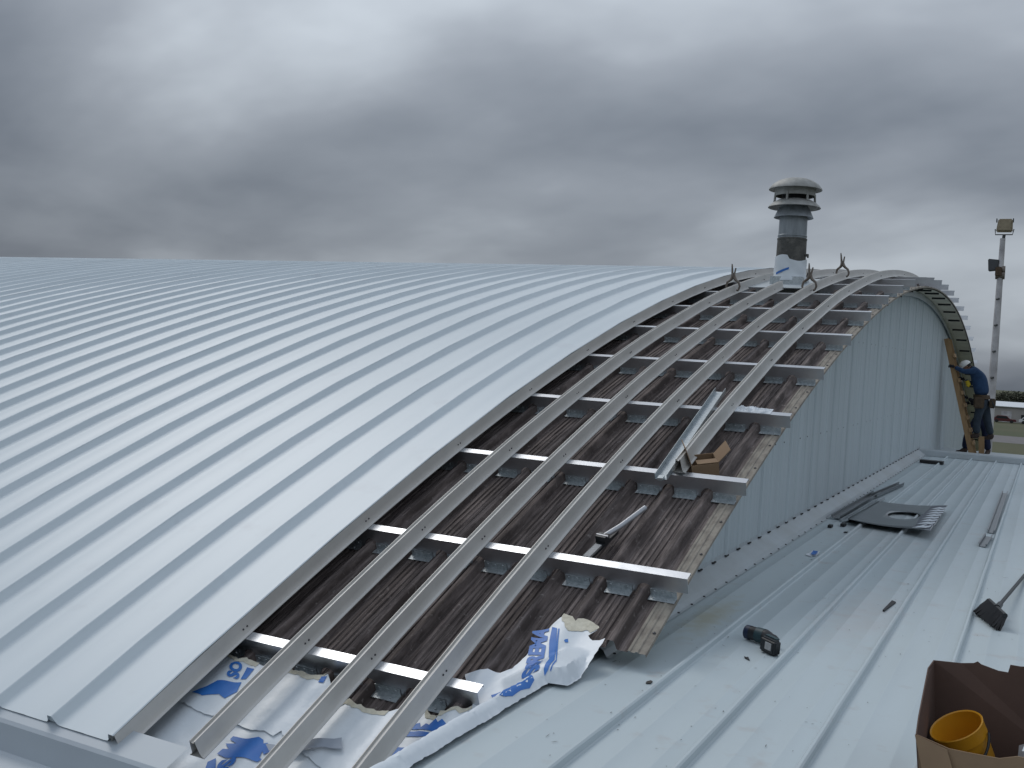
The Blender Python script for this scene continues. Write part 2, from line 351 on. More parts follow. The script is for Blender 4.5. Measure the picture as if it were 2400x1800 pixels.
for j in range(8, 28):
    th = 65.7+1.8*j-0.7; o = C(XWALL+0.13, th, RD-0.032)
    put(MB().prism([(0, 0), (0.24, 0), (0.24, -0.03), (0, -0.03)], o, (1, 0, 0), NRM(th), TAN(th), 0.05).build('soffit_bracket', 'void'), deck)
tr = arc_sweep([(0.004, -0.045), (0.035, -0.045), (0.035, -0.15), (0.030, -0.15), (0.030, -0.05), (0.004, -0.05)], XWALL+0.02, 67.5, 116, 60, True, r=RD)
put(tr.build('arch_trim', 'galv', None, True), deck)
es = MB()
for i in range(60):
    th = 67+i*0.62; c = C(XDECK-0.02+0.0, th, RD+0.006); es.lathe([(0.0, 0.006), (0.009, 0.004), (0.011, 0)], c, 6, NRM(th).to_track_quat('Z', 'Y'))
put(es.build('edge_screws', 'screw'), deck)['kind'] = 'stuff'

# ------------------------------------------------------------------ end wall
wall = thing('end_wall', 'pale grey ribbed steel end wall under the arched roof edge', 'wall', (XWALL, 14, H-1.6))
PW = 1.09; RIBW = PW/3
def wprof(first):
    p = []
    for i in range(3):
        b = i*RIBW
        hgt = 0.009 if i else 0.016
        p += [(b+0.0, 0.0), (b+0.012, 0.0), (b+0.030, hgt), (b+0.062, hgt), (b+0.080, 0.0)]
        for q in (0.17, 0.26): p += [(b+q, 0.0), (b+q+0.008, 0.003), (b+q+0.022, 0.003), (b+q+0.03, 0.0)]
    p.append((PW-0.004, 0.0)); p.append((PW-0.004, -0.03)); p.append((PW, -0.03))
    return p
def wall_top(y): return ZC+sqrt((RD-0.033)**2-(YC-y)**2)
def wall_bot(y): return roofz(y)+0.125 if y < 22.55 else H-1.95
y = 9.47-PW*5; walls = []
while y < 37.5:
    mb = MB(); vs = []; fs = []
    pr = [(a+y, b) for a, b in wprof(0) if 5.5 <= a+y <= 38.0]
    n = len(pr)
    if n > 3:
        for a, b in pr:
            zt = wall_top(a); zb = min(wall_bot(a), zt-0.01)
            for q in (zb, zt): vs.append((XWALL+b, a, q))
        fs = [(2*i, 2*i+2, 2*i+3, 2*i+1) for i in range(n-1)]
        put(mb.add(vs, fs).build('wall_panel', 'wall'), wall)
    y += PW
bf = MB()
for i in range(40):
    ya, yb = 5.5+i*0.425, 5.5+(i+1)*0.425
    za, zb = roofz(ya), roofz(yb)
    P = [(XWALL+0.002, 0.15), (XWALL+0.004, 0.115), (XWALL+0.13, 0.045), (XWALL+0.15, 0.012), (XWALL+0.17, 0.006)]
    for (xa, h1), (xb, h2) in zip(P[:-1], P[1:]):
        bf.add([(xa, ya, za+h1), (xa, yb, zb+h1), (xb, yb, zb+h2), (xb, ya, za+h2)], [(0, 1, 2, 3)])
put(bf.build('base_flashing', 'flash'), wall)
cs = MB(); sc = MB()
y = 9.47-PW*4
while y < 22.3:
    for i in range(3):
        yy = y+i*RIBW+0.046
        if yy < 22.4 and wall_top(yy) > roofz(yy)+0.2:
            cs.box((XWALL+0.010, yy, roofz(yy)+0.122), (0.022, 0.075, 0.010))  # small black block at the foot of each wall rib
            for hgt in (0.95, 2.05):
                if roofz(yy)+hgt < wall_top(yy)-0.1:
                    sc.lathe([(0, 0.006), (0.007, 0.005), (0.009, 0)], (XWALL+0.002, yy+0.055, roofz(yy)+hgt), 6, Vector((1, 0, 0)).to_track_quat('Z', 'Y'))
    y += PW
put(cs.build('rib_foot_blocks', 'void'), wall)['kind'] = 'stuff'
o = put(sc.build('screws', 'screw'), wall); o['kind'] = 'stuff'
fs_ = MB()
for i in range(58):
    yy = 5.6+i*0.29; fs_.lathe([(0, 0.007), (0.008, 0.006), (0.011, 0)], (XWALL+0.16, yy, roofz(yy)+0.010), 6)
o = put(fs_.build('flashing_screws', 'screw'), wall); o['kind'] = 'stuff'

# ------------------------------------------------------------------ low standing seam roof
low = thing('low_metal_roof', 'flat pale grey standing seam roof with scattered tools at lower right', 'roof', (-1.7, 5, roofz(5)))
SP = 0.440; XS0 = -1.72; YA, YB = 0.4, 22.35
def low_prof(wd, seam=True):
    p = [(0.0, 0.0)]
    for c in (0.13, 0.30):
        if c < wd-0.06: p += [(c-0.012, 0.0), (c-0.006, 0.0026), (c+0.006, 0.0026), (c+0.012, 0.0)]
    if seam: p += [(wd-0.026, 0.0), (wd-0.020, 0.004), (wd-0.014, 0.032), (wd-0.006, 0.040), (wd+0.006, 0.040), (wd+0.014, 0.033), (wd+0.018, 0.006), (wd+0.024, 0.0)]
    else: p += [(wd, 0)]
    return p
def low_panel(x, wd):
    mb = MB(); pr = low_prof(wd); ny = 48; vs = []; fs = []; k = len(pr)
    for i in range(ny+1):
        yy = YA+(YB-YA)*i/ny; jig = 0.0015*sin(i*2.1)
        for a, b in pr: vs.append((x+a+(jig if b > .02 else 0), yy, roofz(yy)+b))
    for i in range(ny):
        for j in range(k-1): fs.append((i*k+j, i*k+j+1, (i+1)*k+j+1, (i+1)*k+j))
    return put(mb.add(vs, fs).build('roof_panel', 'lowroof', None, True, 30), low)
low_panel(-2.30, 0.58)
for k in range(9): low_panel(XS0+k*SP+0.024, SP-0.024)
rc = MB()
for (xa, xb) in ((-2.26, 2.3),):
    P = [(22.30, 0.004), (22.33, 0.10), (22.36, 0.125), (22.62, 0.125), (22.64, 0.10), (22.66, -0.14)]
    for (ya, ha), (yb, hb) in zip(P[:-1], P[1:]):
        rc.add([(xa, ya, roofz(22.4)+ha), (xb, ya, roofz(22.4)+ha), (xb, yb, roofz(22.4)+hb), (xa, yb, roofz(22.4)+hb)], [(0, 1, 2, 3)])
put(rc.build('end_cap', 'flash'), low)
put(MB().box((-2.335, 2.2, H-2.4), (0.04, 6.6, 1.18)).build('side_wall', 'flash'), low)
lw = MB().box((0.2, 11.3, 2.2), (4.9, 22.2, 4.4)); put(lw.build('building_body', 'wall'), low)
fr = MB()
fr.add([(-2.28, 22.66, H-1.60), (1.0, 22.66, H-1.60), (1.0, 28.2, H-1.56), (-2.28, 28.2, H-1.56)], [(0, 1, 2, 3)])
fr.add([(-2.28, 28.2, H-1.56), (1.0, 28.2, H-1.56), (1.0, 28.25, 0.0), (-2.28, 28.25, 0.0)], [(0, 1, 2, 3)])
fr.add([(1.0, 22.66, H-1.60), (1.0, 28.2, H-1.56), (1.0, 28.2, 0), (1.0, 22.66, 0)], [(0, 1, 2, 3)])
tag(fr.build('far_roof', 'flash'), 'flat grey roof beyond the end cap where the ladder stands', 'roof')
# body of the arched building below its eaves (carries the vault)
bb = MB().box((-21, 21.5, 2.0), (37.3, 33.0, 4.0)); tag(bb.build('hall_walls', 'wall'), 'plain grey lower walls carrying the big curved roof', 'building')

# ------------------------------------------------------------------ purlins with clip angles
PTH = [65.70+1.80*j for j in range(29)]
XL = -6.3
ordn = ['lowest', 'second', 'third', 'fourth', 'fifth', 'sixth', 'seventh', 'eighth', 'ninth', 'tenth', 'eleventh', 'twelfth', 'thirteenth', 'fourteenth']
def clip_mesh():
    mb = MB(); wd = 0.165
    mb.box((0, -0.0035, 0.023), (wd, 0.003, 0.048)); mb.box((0, -0.032, 0.0035), (wd, 0.056, 0.003))
    for sx in (-0.055, 0.0, 0.055):
        mb.lathe([(0, -0.006), (0.006, -0.005), (0.008, 0)], (sx, -0.0055, 0.032), 6, Vector((0, 1, 0)).to_track_quat('Z', 'Y'))
    for sx in (-0.05, 0.035):
        mb.lathe([(0, 0.006), (0.007, 0.005), (0.009, 0)], (sx, -0.036, 0.005), 6)
    return mb
clip_src = clip_mesh().build('clip_angle', 'galv')
for j, th in enumerate(PTH):
    xr = -2.52 if j == 0 else XEND + random.uniform(-0.012, 0.012)
    near = j <= 9
    if j == 0: lab = 'lowest galvanised purlin, its end stopping short by the torn blue and white membrane'
    elif j < 11: lab = '%s galvanised purlin up from the bottom, crossing the exposed brown deck' % ordn[j]
    elif j < 14: lab = 'galvanised purlin at the crown of the arch, %s up from the bottom' % ordn[j]
    else: lab = 'purlin end jutting past the arch on its far slope, %s down from the crown' % (['first']+ordn[1:]+['fifteenth'])[j-14]
    pl = thing('roof_purlin', lab, 'purlin', C(xr, th, RP), 'galvanised purlins across the old deck')
    base = RD+0.006-RP                                 # v=0 at the top, base at the pan
    poly = [(XL-xr, 0.0), (0.0, 0.0), (0.0, base+0.055), (-0.115, base+0.055 if j else base)]
    k = 0
    xs = RIB0
    poly = [(XL-xr, 0.0), (0.0, 0.0), (0.0, base+0.05)]
    poly.append((-0.13+ (0.0 if j else 0.06), base+0.05)); poly.append((-0.13+(0.0 if j else 0.06), base))
    while xs > XL+0.2:
        if xs+0.06 < xr-0.14:
            for q in range(9):
                a = pi*q/8; poly.append((xs-xr+0.054*cos(a), base+0.008+0.070*sin(a)))
        xs -= PITCH_R
    poly.append((XL-xr, base))
    mb = MB(); mb.prism(poly, (0, 0, 0), (1, 0, 0), NRM(th), TAN(th), 0.003)
    o = mb.build('web', 'purlin', pl)
    fl = MB(); t = TAN(th); n = NRM(th)
    fl.prism([(0.0, 0.0), (0.068, 0.0), (0.068, -0.016), (0.065, -0.016), (0.065, -0.003), (0.0, -0.003)], (0, 0, 0.0005), t, n, (1, 0, 0), XL-xr)
    fl.build('top_flange', 'purlin', pl)
    if near:
        rot = Matrix((Vector((1, 0, 0)), t, n)).transposed().to_euler()
        xs = RIB0+PITCH_R/2-0.018
        while xs > -5.4:
            if xs+0.07 < xr+0.03 and not (j == 0 and xs > -2.6):
                c = inst(clip_src, pl, Vector((xs-xr+random.uniform(-.006, .006), 0, 0)) + n*(RD+0.008-RP), rot)
            xs -= PITCH_R
bpy.data.objects.remove(clip_src)

# ------------------------------------------------------------------ curved rails
RPROF = [(0.0, 0.0), (0.0045, 0.001), (0.006, -0.011), (0.026, -0.011), (0.028, 0.001), (0.034, 0.0), (0.040, -0.05), (0.045, -0.078), (0.052, -0.092), (0.066, -0.0985), (0.066, -0.1025),
         (-0.030, -0.1025), (-0.030, -0.0985), (-0.016, -0.092), (-0.010, -0.078)]
yf0, yf1 = 13.72, 15.3
spans = {0: [(64.36, 115.4)], 1: [(64.50, 115.4)], 2: [(64.40, TH(yf0)), (TH(yf1), 115.4)], 3: [(64.40, 115.4)], 4: [(69.36, 115.4)]}
rl = {0: 'curved grey rail under the cut edge of the white panels', 1: 'curved grey rail next to the white panels, its lower end on the membrane',
      2: 'curved grey rail that stops against the flue pipe', 3: 'long curved grey rail reaching the torn membrane, two clamps on it', 4: 'rightmost curved grey rail, its lower end beside the small carton'}
for k, sp in spans.items():
    x = X0+S*k
    rt = thing('curved_rail', rl[k], 'rail', C(x, sp[0][0], R), 'curved rails over the purlins')
    for a, b in sp:
        mb = arc_sweep(RPROF, x, a, b, int((b-a)*1.6)+4, True, caps=False)
        # slight hand-bent waviness near the crown
        vs = []
        for i, v in enumerate(mb.v):
            yy = v[1]; amp = 0.006 if k else 0.002
            vs.append((v[0]+amp*sin(yy*2.3+k*1.7)*max(0, min(1, (yy-6)/5)), yy, v[2]))
        mb.v = vs
        put(mb.build('channel', 'rail', None, True, 25), rt)
    sm = MB()
    for th in PTH:
        for a, b in sp:
            if a < th < b and th < 92:
                for dt in (-0.004, 0.030):
                    c = C(x+0.042, th, R-0.060)+TAN(th)*(0.03+dt); sm.lathe([(0, 0.006), (0.005, 0.005), (0.0065, 0)], c, 6, Vector((1, 0, 0)).to_track_quat('Z', 'Y'))
    put(sm.build('screws', 'screw'), rt)['kind'] = 'stuff'

# ------------------------------------------------------------------ flue
FX, FY = -3.27, 14.40
fz = ZC+sqrt(RP**2-(YC-FY)**2)
fl = thing('flue_pipe', 'tall metal flue with round rain cap and white wrapped base near the crown', 'flue', (FX, FY, fz))
def fpart(name, prof, m, n=40, **k): return put(MB().lathe([(r, H+z) for r, z in prof], (FX, FY, 0), n).build(name, m, None, True, 30), fl)
fpart('pipe', [(0.190, 1.88), (0.190, 1.905), (0.196, 1.912), (0.196, 1.925), (0.190, 1.932), (0.187, 2.10), (0.187, 2.41)], 'flue')
fpart('lower_pipe', [(0.197, 1.20), (0.199, 1.70), (0.196, 1.86), (0.200, 1.865), (0.200, 1.885), (0.190, 1.89)], 'fluedirt')
wr = MB(); n = 48; vs = []; fs = []
for i in range(9):
    for j in range(n):
        a = 2*pi*j/n
        top = 1.60+0.02*sin(a*3+1)+(0.03 if sin(a) < -0.2 and cos(a) < 0 else -0.012)
        z = 1.30+(top-1.30)*i/8; r = 0.212+0.004*sin(a*5+i)+(0.012 if i < 2 else 0)+0.006*(1-i/8)
        vs.append((FX+r*cos(a), FY+r*sin(a), H+z))
for i in range(8):
    for j in range(n): fs.append((i*n+j, i*n+(j+1) % n, (i+1)*n+(j+1) % n, (i+1)*n+j))
wrapo = put(wr.add(vs, fs).build('membrane_wrap', 'membrane', None, True, 60), fl)
tp = MB()
vs = []; 
for i in range(13):
    a = radians(228+i*4.2); z = 1.375+0.006*i
    for dz in (0, 0.03): vs.append((FX+0.2235*cos(a), FY+0.2235*sin(a), H+z+dz))
tp.add(vs, [(2*i, 2*i+2, 2*i+3, 2*i+1) for i in range(12)]).build('blue_strip', 'blue', wrapo, True)
fpart('lower_cone', [(0.187, 2.315), (0.203, 2.305), (0.258, 2.182), (0.264, 2.168), (0.256, 2.176), (0.2, 2.29)], 'flue')
fpart('upper_cone', [(0.188, 2.418), (0.225, 2.408), (0.29, 2.372), (0.34, 2.326), (0.352, 2.305), (0.343, 2.312), (0.29, 2.352), (0.20, 2.38), (0.187, 2.37)], 'cap')
fpart('gap_shade_core', [(0.17, 2.39), (0.17, 2.60), (0.0, 2.60)], 'void')  # black filler: darkness of the cap opening put into its colour
fpart('drum', [(0.262, 2.462), (0.268, 2.470), (0.266, 2.61), (0.26, 2.62), (0.255, 2.61), (0.256, 2.47), (0.262, 2.462)], 'cap')
fpart('rain_cap', [(0.0, 2.715), (0.08, 2.712), (0.16, 2.698), (0.24, 2.668), (0.31, 2.620), (0.352, 2.566), (0.356, 2.550), (0.345, 2.556), (0.26, 2.60), (0.0, 2.63)], 'cap')
for i in range(6):
    a = radians(20+i*60); c, s = cos(a), sin(a)
    put(MB().tube([(FX+0.262*c, FY+0.262*s, H+2.50), (FX+0.268*c, FY+0.268*s, H+2.42), (FX+0.272*c, FY+0.272*s, H+2.38)], 0.016, 6).build('strut', 'cap'), fl)
put(MB().box((FX, FY, H+1.22), (0.43, 0.43, 0.26)).build('square_collar', 'galv'), fl)
pt = MB(); th = TH(FY, RP)
pt.box(C(FX-0.03, th, RP+0.012), (0.86, 1.5, 0.006), Matrix((Vector((1, 0, 0)), TAN(th), NRM(th))).transposed())
put(pt.build('base_sheet', 'flash'), fl)
put(MB().tube([(FX+0.19, FY-0.03, H+1.66), (FX+0.235, FY-0.05, H+1.655), (FX+0.24, FY-0.05, H+1.62)], [0.02, 0.022, 0.012], 6).build('bolt_lug', 'fluedirt'), fl)

# ------------------------------------------------------------------ locking clamps on the rails
def clamp(x, y, label, tilt=0.0):
    z = ZC+sqrt(R*R-(YC-y)**2)
    t = thing('locking_clamp', label, 'clamp', (x, y, z), 'locking clamps on the rails')
    def P(a, b): return (a+b*tilt, -0.02*b, b)
    MB().tube([P(-0.075, -0.055), P(-0.085, -0.01), P(-0.075, 0.04), P(-0.035, 0.07), P(-0.012, 0.10), P(-0.014, 0.14), P(-0.024, 0.255)], [0.012, 0.014, 0.015, 0.018, 0.023, 0.016, 0.010], 8).build('fixed_jaw', 'clamp', t, True)
    MB().tube([P(0.075, -0.055), P(0.088, -0.01), P(0.075, 0.04), P(0.035, 0.07), P(0.012, 0.10), P(0.010, 0.14), P(0.026, 0.225)], [0.012, 0.014, 0.015, 0.018, 0.023, 0.013, 0.009], 8).build('handle', 'clamp', t, True)
    MB().tube([P(-0.024, 0.25), P(-0.026, 0.275)], 0.008, 8).build('adjusting_screw', 'clamp', t)
    MB().tube([P(-0.075, -0.055), P(-0.045, -0.058)], 0.015, 8).build('pad', 'clamp', t); MB().tube([P(0.075, -0.055), P(0.05, -0.058)], 0.015, 8).build('pad', 'clamp', t)
    return t
clamp(X0+S+0.017, 13.05, 'locking clamp left of the flue, upright on a curved rail')
clamp(X0+3*S+0.017, 13.25, 'locking clamp just right of the flue base, upright on a rail', 0.03)
clamp(X0+3*S+0.017, 15.45, 'locking clamp at the crown against the sky, handles spread', -0.05)

# ------------------------------------------------------------------ membranes on the eave and over the curb
def sstep(a, b, x):
    t = min(1.0, max(0.0, (x-a)/(b-a))); return t*t*(3-2*t)
def zmem(x, y):
    r2 = RD+0.058
    dk = ZC+sqrt(r2*r2-(YC-y)**2); u = abs(((x+2.08)/.285+.5) % 1-.5); dk += .015*(1-sstep(.05, .40, u))
    ww = sstep(4.86, 4.92, y); xr = -2.20+.095*ww; top = roofz(y)+.055+.03*ww; k = 3.5-2.9*sstep(4.35, 4.95, y)
    if x > xr-.04: c = top+(roofz(y)+.006-top)*min(1, (x-xr+.04)/.04)
    elif x < -2.265: c = top-(-2.265-x)*k
    else: c = top
    z = max(dk, c) if x < -2.05 else c
    return z
from mathutils import noise as mnoise
def wrk(x, y): return 0.005*mnoise.noise((x*6, y*6, 0.3))+0.003*mnoise.noise((x*19, y*15, 4.3))
def subdiv(poly, d):
    out = []
    for i, a in enumerate(poly):
        b = poly[(i+1) % len(poly)]; L = sqrt((a[0]-b[0])**2+(a[1]-b[1])**2); k = max(1, int(L/d))
        for q in range(k): out.append((a[0]+(b[0]-a[0])*q/k, a[1]+(b[1]-a[1])*q/k))
    return out
def patch(name, poly, m, parent=None, lift=0.0, step=0.025, rag=0.0, wob=1.0, zf=None):
    zf = zf or zmem
    pl = subdiv(poly, step)
    if rag: pl = [(a+random.uniform(-rag, rag), b+random.uniform(-rag, rag)) for a, b in pl]
    xs = [p[0] for p in pl]; ys = [p[1] for p in pl]
    def inside(x, y):
        c = False; j = len(pl)-1
        for i in range(len(pl)):
            if (pl[i][1] > y) != (pl[j][1] > y) and x < (pl[j][0]-pl[i][0])*(y-pl[i][1])/(pl[j][1]-pl[i][1])+pl[i][0]: c = not c
            j = i
        return c
    pts = [Vector(p) for p in pl]; n = len(pl)
    x = min(xs)+step/2
    while x < max(xs):
        y = min(ys)+step/2
        while y < max(ys):
            if inside(x, y): pts.append(Vector((x+random.uniform(-.2, .2)*step, y+random.uniform(-.2, .2)*step)))
            y += step
        x += step
    res = delaunay_2d_cdt(pts, [(i, (i+1) % n) for i in range(n)], [list(range(n))], 1, 1e-5)
    V, F = res[0], res[2]
    keep = []
    for f in F:
        cx = sum(V[i][0] for i in f)/len(f); cy = sum(V[i][1] for i in f)/len(f)
        if inside(cx, cy): keep.append(list(f))
    mb = MB().add([(v[0], v[1], zf(v[0], v[1])+wob*wrk(v[0], v[1])+0.006+lift) for v in V], keep)
    return mb.build(name, m, parent, True, 50)
TOP = [(-2.553, 4.744), (-2.571, 4.699), (-2.594, 4.674), (-2.622, 4.672), (-2.650, 4.658), (-2.671, 4.624), (-2.695, 4.625), (-2.689, 4.580), (-2.761, 4.606), (-2.783, 4.632), (-2.86, 4.63), (-2.962, 4.540), (-3.016, 4.536), (-3.059, 4.541),
       (-3.107, 4.538), (-3.144, 4.548), (-3.165, 4.535), (-3.194, 4.546), (-3.226, 4.554), (-3.245, 4.52), (-3.38, 4.62), (-3.474, 4.689), (-3.489, 4.661), (-3.553, 4.647), (-3.647, 4.67), (-3.732, 4.656), (-3.85, 4.65), (-3.943, 4.663),
       (-3.978, 4.657), (-4.004, 4.656), (-4.040, 4.657), (-4.078, 4.631), (-4.179, 4.667), (-4.45, 4.66)]
upper = TOP[:1] + TOP[1:] + [(-4.45, 4.32), (-4.215, 4.303), (-4.041, 4.257), (-3.93, 4.266), (-3.735, 4.246), (-3.617, 4.25), (-3.454, 4.237), (-3.445, 4.281), (-3.30, 4.20), (-3.0, 4.14), (-2.72, 4.10), (-2.60, 4.3), (-2.52, 4.55)]
up_m = patch('torn_membrane', upper, 'membrane', None, 0.004, rag=0.006)
tag(up_m, 'white torn roofing membrane with blue print under the lowest purlin', 'membrane', 'roofing membranes')
lower = [(-4.5, 4.42), (-4.2, 4.40), (-3.9, 4.36), (-3.4, 4.32), (-3.0, 4.22), (-2.62, 4.16), (-2.50, 4.2), (-2.42, 3.95), (-2.35, 3.6), (-2.36, 3.45), (-3.0, 3.62), (-3.7, 3.70), (-4.1, 3.76), (-4.5, 3.78)]
lo_m = patch('eave_membrane', lower, 'membrane', None, -0.006, rag=0.003)
tag(lo_m, 'white membrane sheet along the eave below the rail ends, blue emblem on it', 'membrane', 'roofing membranes')
wrapP = [(-2.414, 5.488), (-2.384, 5.472), (-2.356, 5.473), (-2.328, 5.446), (-2.313, 5.457), (-2.298, 5.477), (-2.280, 5.470), (-2.259, 5.477), (-2.221, 5.467), (-2.175, 5.438), (-2.186, 5.421), (-2.210, 5.38), (-2.166, 5.346), (-2.12, 5.34), (-2.095, 5.36),
         (-2.095, 5.10), (-2.096, 4.92), (-2.10, 4.885), (-2.15, 4.872), (-2.196, 4.865), (-2.20, 4.70), (-2.199, 4.369), (-2.199, 3.895), (-2.20, 3.30), (-2.23, 3.0), (-2.42, 3.0), (-2.40, 3.6), (-2.44, 4.1), (-2.50, 4.45), (-2.54, 4.68), (-2.58, 4.78),
         (-2.66, 4.83), (-2.714, 4.901), (-2.678, 4.919), (-2.646, 4.946), (-2.608, 4.964), (-2.577, 4.963), (-2.537, 4.975), (-2.491, 5.022), (-2.451, 5.193), (-2.448, 5.28), (-2.441, 5.411)]
wr_m = patch('curb_membrane', wrapP, 'membrane', None, 0.010, step=0.02, rag=0.003, wob=0.7)
tag(wr_m, 'crumpled white membrane lettered in blue, folded over the curb of the low roof', 'membrane', 'roofing membranes')
# cream torn backing at the ragged ends
patch('torn_edge', [(-2.414, 5.505), (-2.384, 5.49), (-2.356, 5.49), (-2.328, 5.465), (-2.298, 5.495), (-2.259, 5.495), (-2.221, 5.485), (-2.167, 5.443), (-2.20, 5.40), (-2.24, 5.42), (-2.28, 5.39), (-2.32, 5.36), (-2.36, 5.40), (-2.40, 5.44)], 'foam', wr_m, 0.013, 0.02, 0.008, 0.7)
for seg in (TOP[0:10], TOP[11:20], TOP[21:26], TOP[27:33]):
    inner = [(a, b-random.uniform(0.012, 0.03)) for a, b in reversed(seg)]
    patch('torn_edge', [(a, b+0.008) for a, b in seg]+inner, 'foam', up_m, 0.007, 0.015, 0.004)
# blue prints
def pr(name, poly, par, lift): return patch(name, poly, 'blue', par, lift, 0.02, 0.0, 0.7 if par is wr_m else 1.0)
pr('printed_bar', [(-2.428, 5.375), (-2.392, 5.365), (-2.356, 5.285), (-2.228, 4.989), (-2.213, 4.884), (-2.221, 4.859), (-2.238, 4.882), (-2.258, 4.986), (-2.385, 5.253)], wr_m, 0.0135)
pr('printed_line', [(-2.384, 5.363), (-2.376, 5.364), (-2.331, 5.254), (-2.212, 4.981), (-2.197, 4.885), (-2.203, 4.885), (-2.221, 4.99), (-2.341, 5.251)], wr_m, 0.0135)
pr('printed_mark', [(-2.311, 5.288), (-2.310, 5.299), (-2.298, 5.311), (-2.285, 5.288), (-2.298, 5.278)], wr_m, 0.0135)
pr('printed_emblem', [(-2.50, 4.81), (-2.46, 4.845), (-2.40, 4.80), (-2.36, 4.82), (-2.28, 4.79), (-2.228, 4.755), (-2.213, 4.675), (-2.222, 4.594), (-2.219, 4.497), (-2.229, 4.438), (-2.244, 4.40), (-2.262, 4.48), (-2.255, 4.55), (-2.30, 4.62), (-2.33, 4.70), (-2.42, 4.74)], wr_m, 0.0135)
pr('printed_emblem', [(-3.684, 4.070), (-3.678, 4.104), (-3.645, 4.112), (-3.689, 4.135), (-3.633, 4.155), (-3.688, 4.165), (-3.687, 4.188), (-3.586, 4.194), (-3.530, 4.206), (-3.49, 4.196), (-3.475, 4.178), (-3.46, 4.192), (-3.405, 4.165), (-3.430, 4.132), (-3.449, 4.142), (-3.437, 4.108), (-3.42, 4.108), (-3.430, 4.086), (-3.46, 4.078), (-3.545, 4.068), (-3.618, 4.060)], lo_m, 0.0)
pr('printed_bar', [(-3.690, 4.010), (-3.667, 4.045), (-3.622, 3.997), (-3.645, 3.93)], lo_m, 0.0)
pr('printed_emblem', [(-4.158, 4.361), (-4.064, 4.343), (-3.988, 4.395), (-3.931, 4.380), (-3.90, 4.44), (-3.932, 4.510), (-4.03, 4.480), (-4.069, 4.466), (-4.10, 4.41)], up_m, 0.008)
pr('printed_bar', [(-3.956, 4.528), (-3.925, 4.538), (-3.937, 4.618), (-3.985, 4.612)], up_m, 0.008)
pr('printed_mark', [(-3.477, 4.612), (-3.448, 4.622), (-3.460, 4.668), (-3.488, 4.656)], up_m, 0.008)
pr('printed_lettering', [(-2.796, 4.489), (-2.803, 4.549), (-2.780, 4.530), (-2.762, 4.544), (-2.740, 4.515), (-2.725, 4.540), (-2.700, 4.530), (-2.689, 4.575), (-2.665, 4.555), (-2.655, 4.580), (-2.618, 4.560), (-2.610, 4.52), (-2.660, 4.495), (-2.738, 4.501)], up_m, 0.008)
pr('printed_bar', [(-2.812, 4.440), (-2.806, 4.472), (-2.733, 4.490), (-2.62, 4.478), (-2.60, 4.452), (-2.676, 4.455), (-2.749, 4.450)], up_m, 0.008)
pr('printed_mark', [(-2.80, 4.30), (-2.802, 4.365), (-2.72, 4.385), (-2.68, 4.34)], up_m, 0.008)
def lettering(txt, o, ux, uy, par, lift, wob, name='printed_lettering'):
    """flat print: text laid in plan with origin o, advance vector ux (per em) and up vector uy, draped over the membrane"""
    cu = bpy.data.curves.new('t', 'FONT'); cu.body = txt; cu.size = 1.0; cu.offset = 0.05; cu.resolution_u = 3; cu.space_character = 0.98
    ob = bpy.data.objects.new('t', cu); COL.objects.link(ob)
    dg = bpy.context.evaluated_depsgraph_get(); me = bpy.data.meshes.new_from_object(ob.evaluated_get(dg)); bpy.data.objects.remove(ob)
    bm = bmesh.new(); bm.from_mesh(me)
    bmesh.ops.triangulate(bm, faces=bm.faces)
    for _ in range(2):
        ed = [e_ for e_ in bm.edges if e_.calc_length() > 0.12]
        if ed: bmesh.ops.subdivide_edges(bm, edges=ed, cuts=1); bmesh.ops.triangulate(bm, faces=bm.faces)
    for v in bm.verts:
        x = o[0]+ux[0]*v.co.x+uy[0]*v.co.y; y = o[1]+ux[1]*v.co.x+uy[1]*v.co.y
        v.co = (x, y, zmem(x, y)+wob*wrk(x, y)+0.006+lift)
    bm.to_mesh(me); bm.free()
    ob = link(name, me, 'blue', par); return ob
# SOPREMA reads up the slope on the curb membrane; S O on the strip between the first two rails; S at the bottom
lettering('SOPREMA', (-2.262, 4.860), (-0.0420, 0.1150), (-0.128, 0.000), wr_m, 0.0145, 0.7)
lettering('SO', (-3.972, 4.522), (-0.046, 0.080), (-0.100, -0.020), up_m, 0.009, 1.0)
lettering('SOPREMA', (-3.625, 4.040), (0.035, -0.115), (0.105, 0.045), lo_m, 0.001, 1.0)
gs = patch('membrane_scrap', [(-3.275, 4.216), (-3.086, 4.31), (-3.03, 4.256), (-3.138, 4.229), (-3.232, 4.163), (-3.40, 4.13), (-3.44, 4.16)], 'greymem', None, 0.03, 0.03, 0.004)
tag(gs, 'folded grey membrane offcut lying on the white sheet between two rails', 'scrap')

# ------------------------------------------------------------------ small things on the old deck
def deckpt(x, y, up_=0.0):
    th = TH(y, RD); return C(x, th, RD+up_), th
# loose channel leaning beside the last rail
p0, _ = deckpt(-2.385, 7.031, 0.160); p1, _ = deckpt(-2.484, 8.72, 0.166)
lc = thing('loose_channel', 'loose straight steel channel lying open side up beside the rightmost rail', 'channel', p0)
dv = (p1-p0); L = dv.length; ey = dv.normalized(); ex = Vector((1, 0, 0)); ex = (ex-ey*ex.dot(ey)).normalized(); ez = ex.cross(ey)
U = [(-0.045, 0.0), (0.045, 0.0), (0.045, 0.040), (0.042, 0.040), (0.042, 0.003), (-0.042, 0.003), (-0.042, 0.040), (-0.045, 0.040)]
put(MB().prism(U, p0, ex, ez, ey, L).build('channel_body', 'galv'), lc)
put(MB().prism([(-0.02, 0.0), (0.02, 0.0), (0.02, 0.02), (-0.02, 0.02)], p0-ey*0.02, ex, ez, ey, 0.05).build('end_tab', 'galv'), lc)
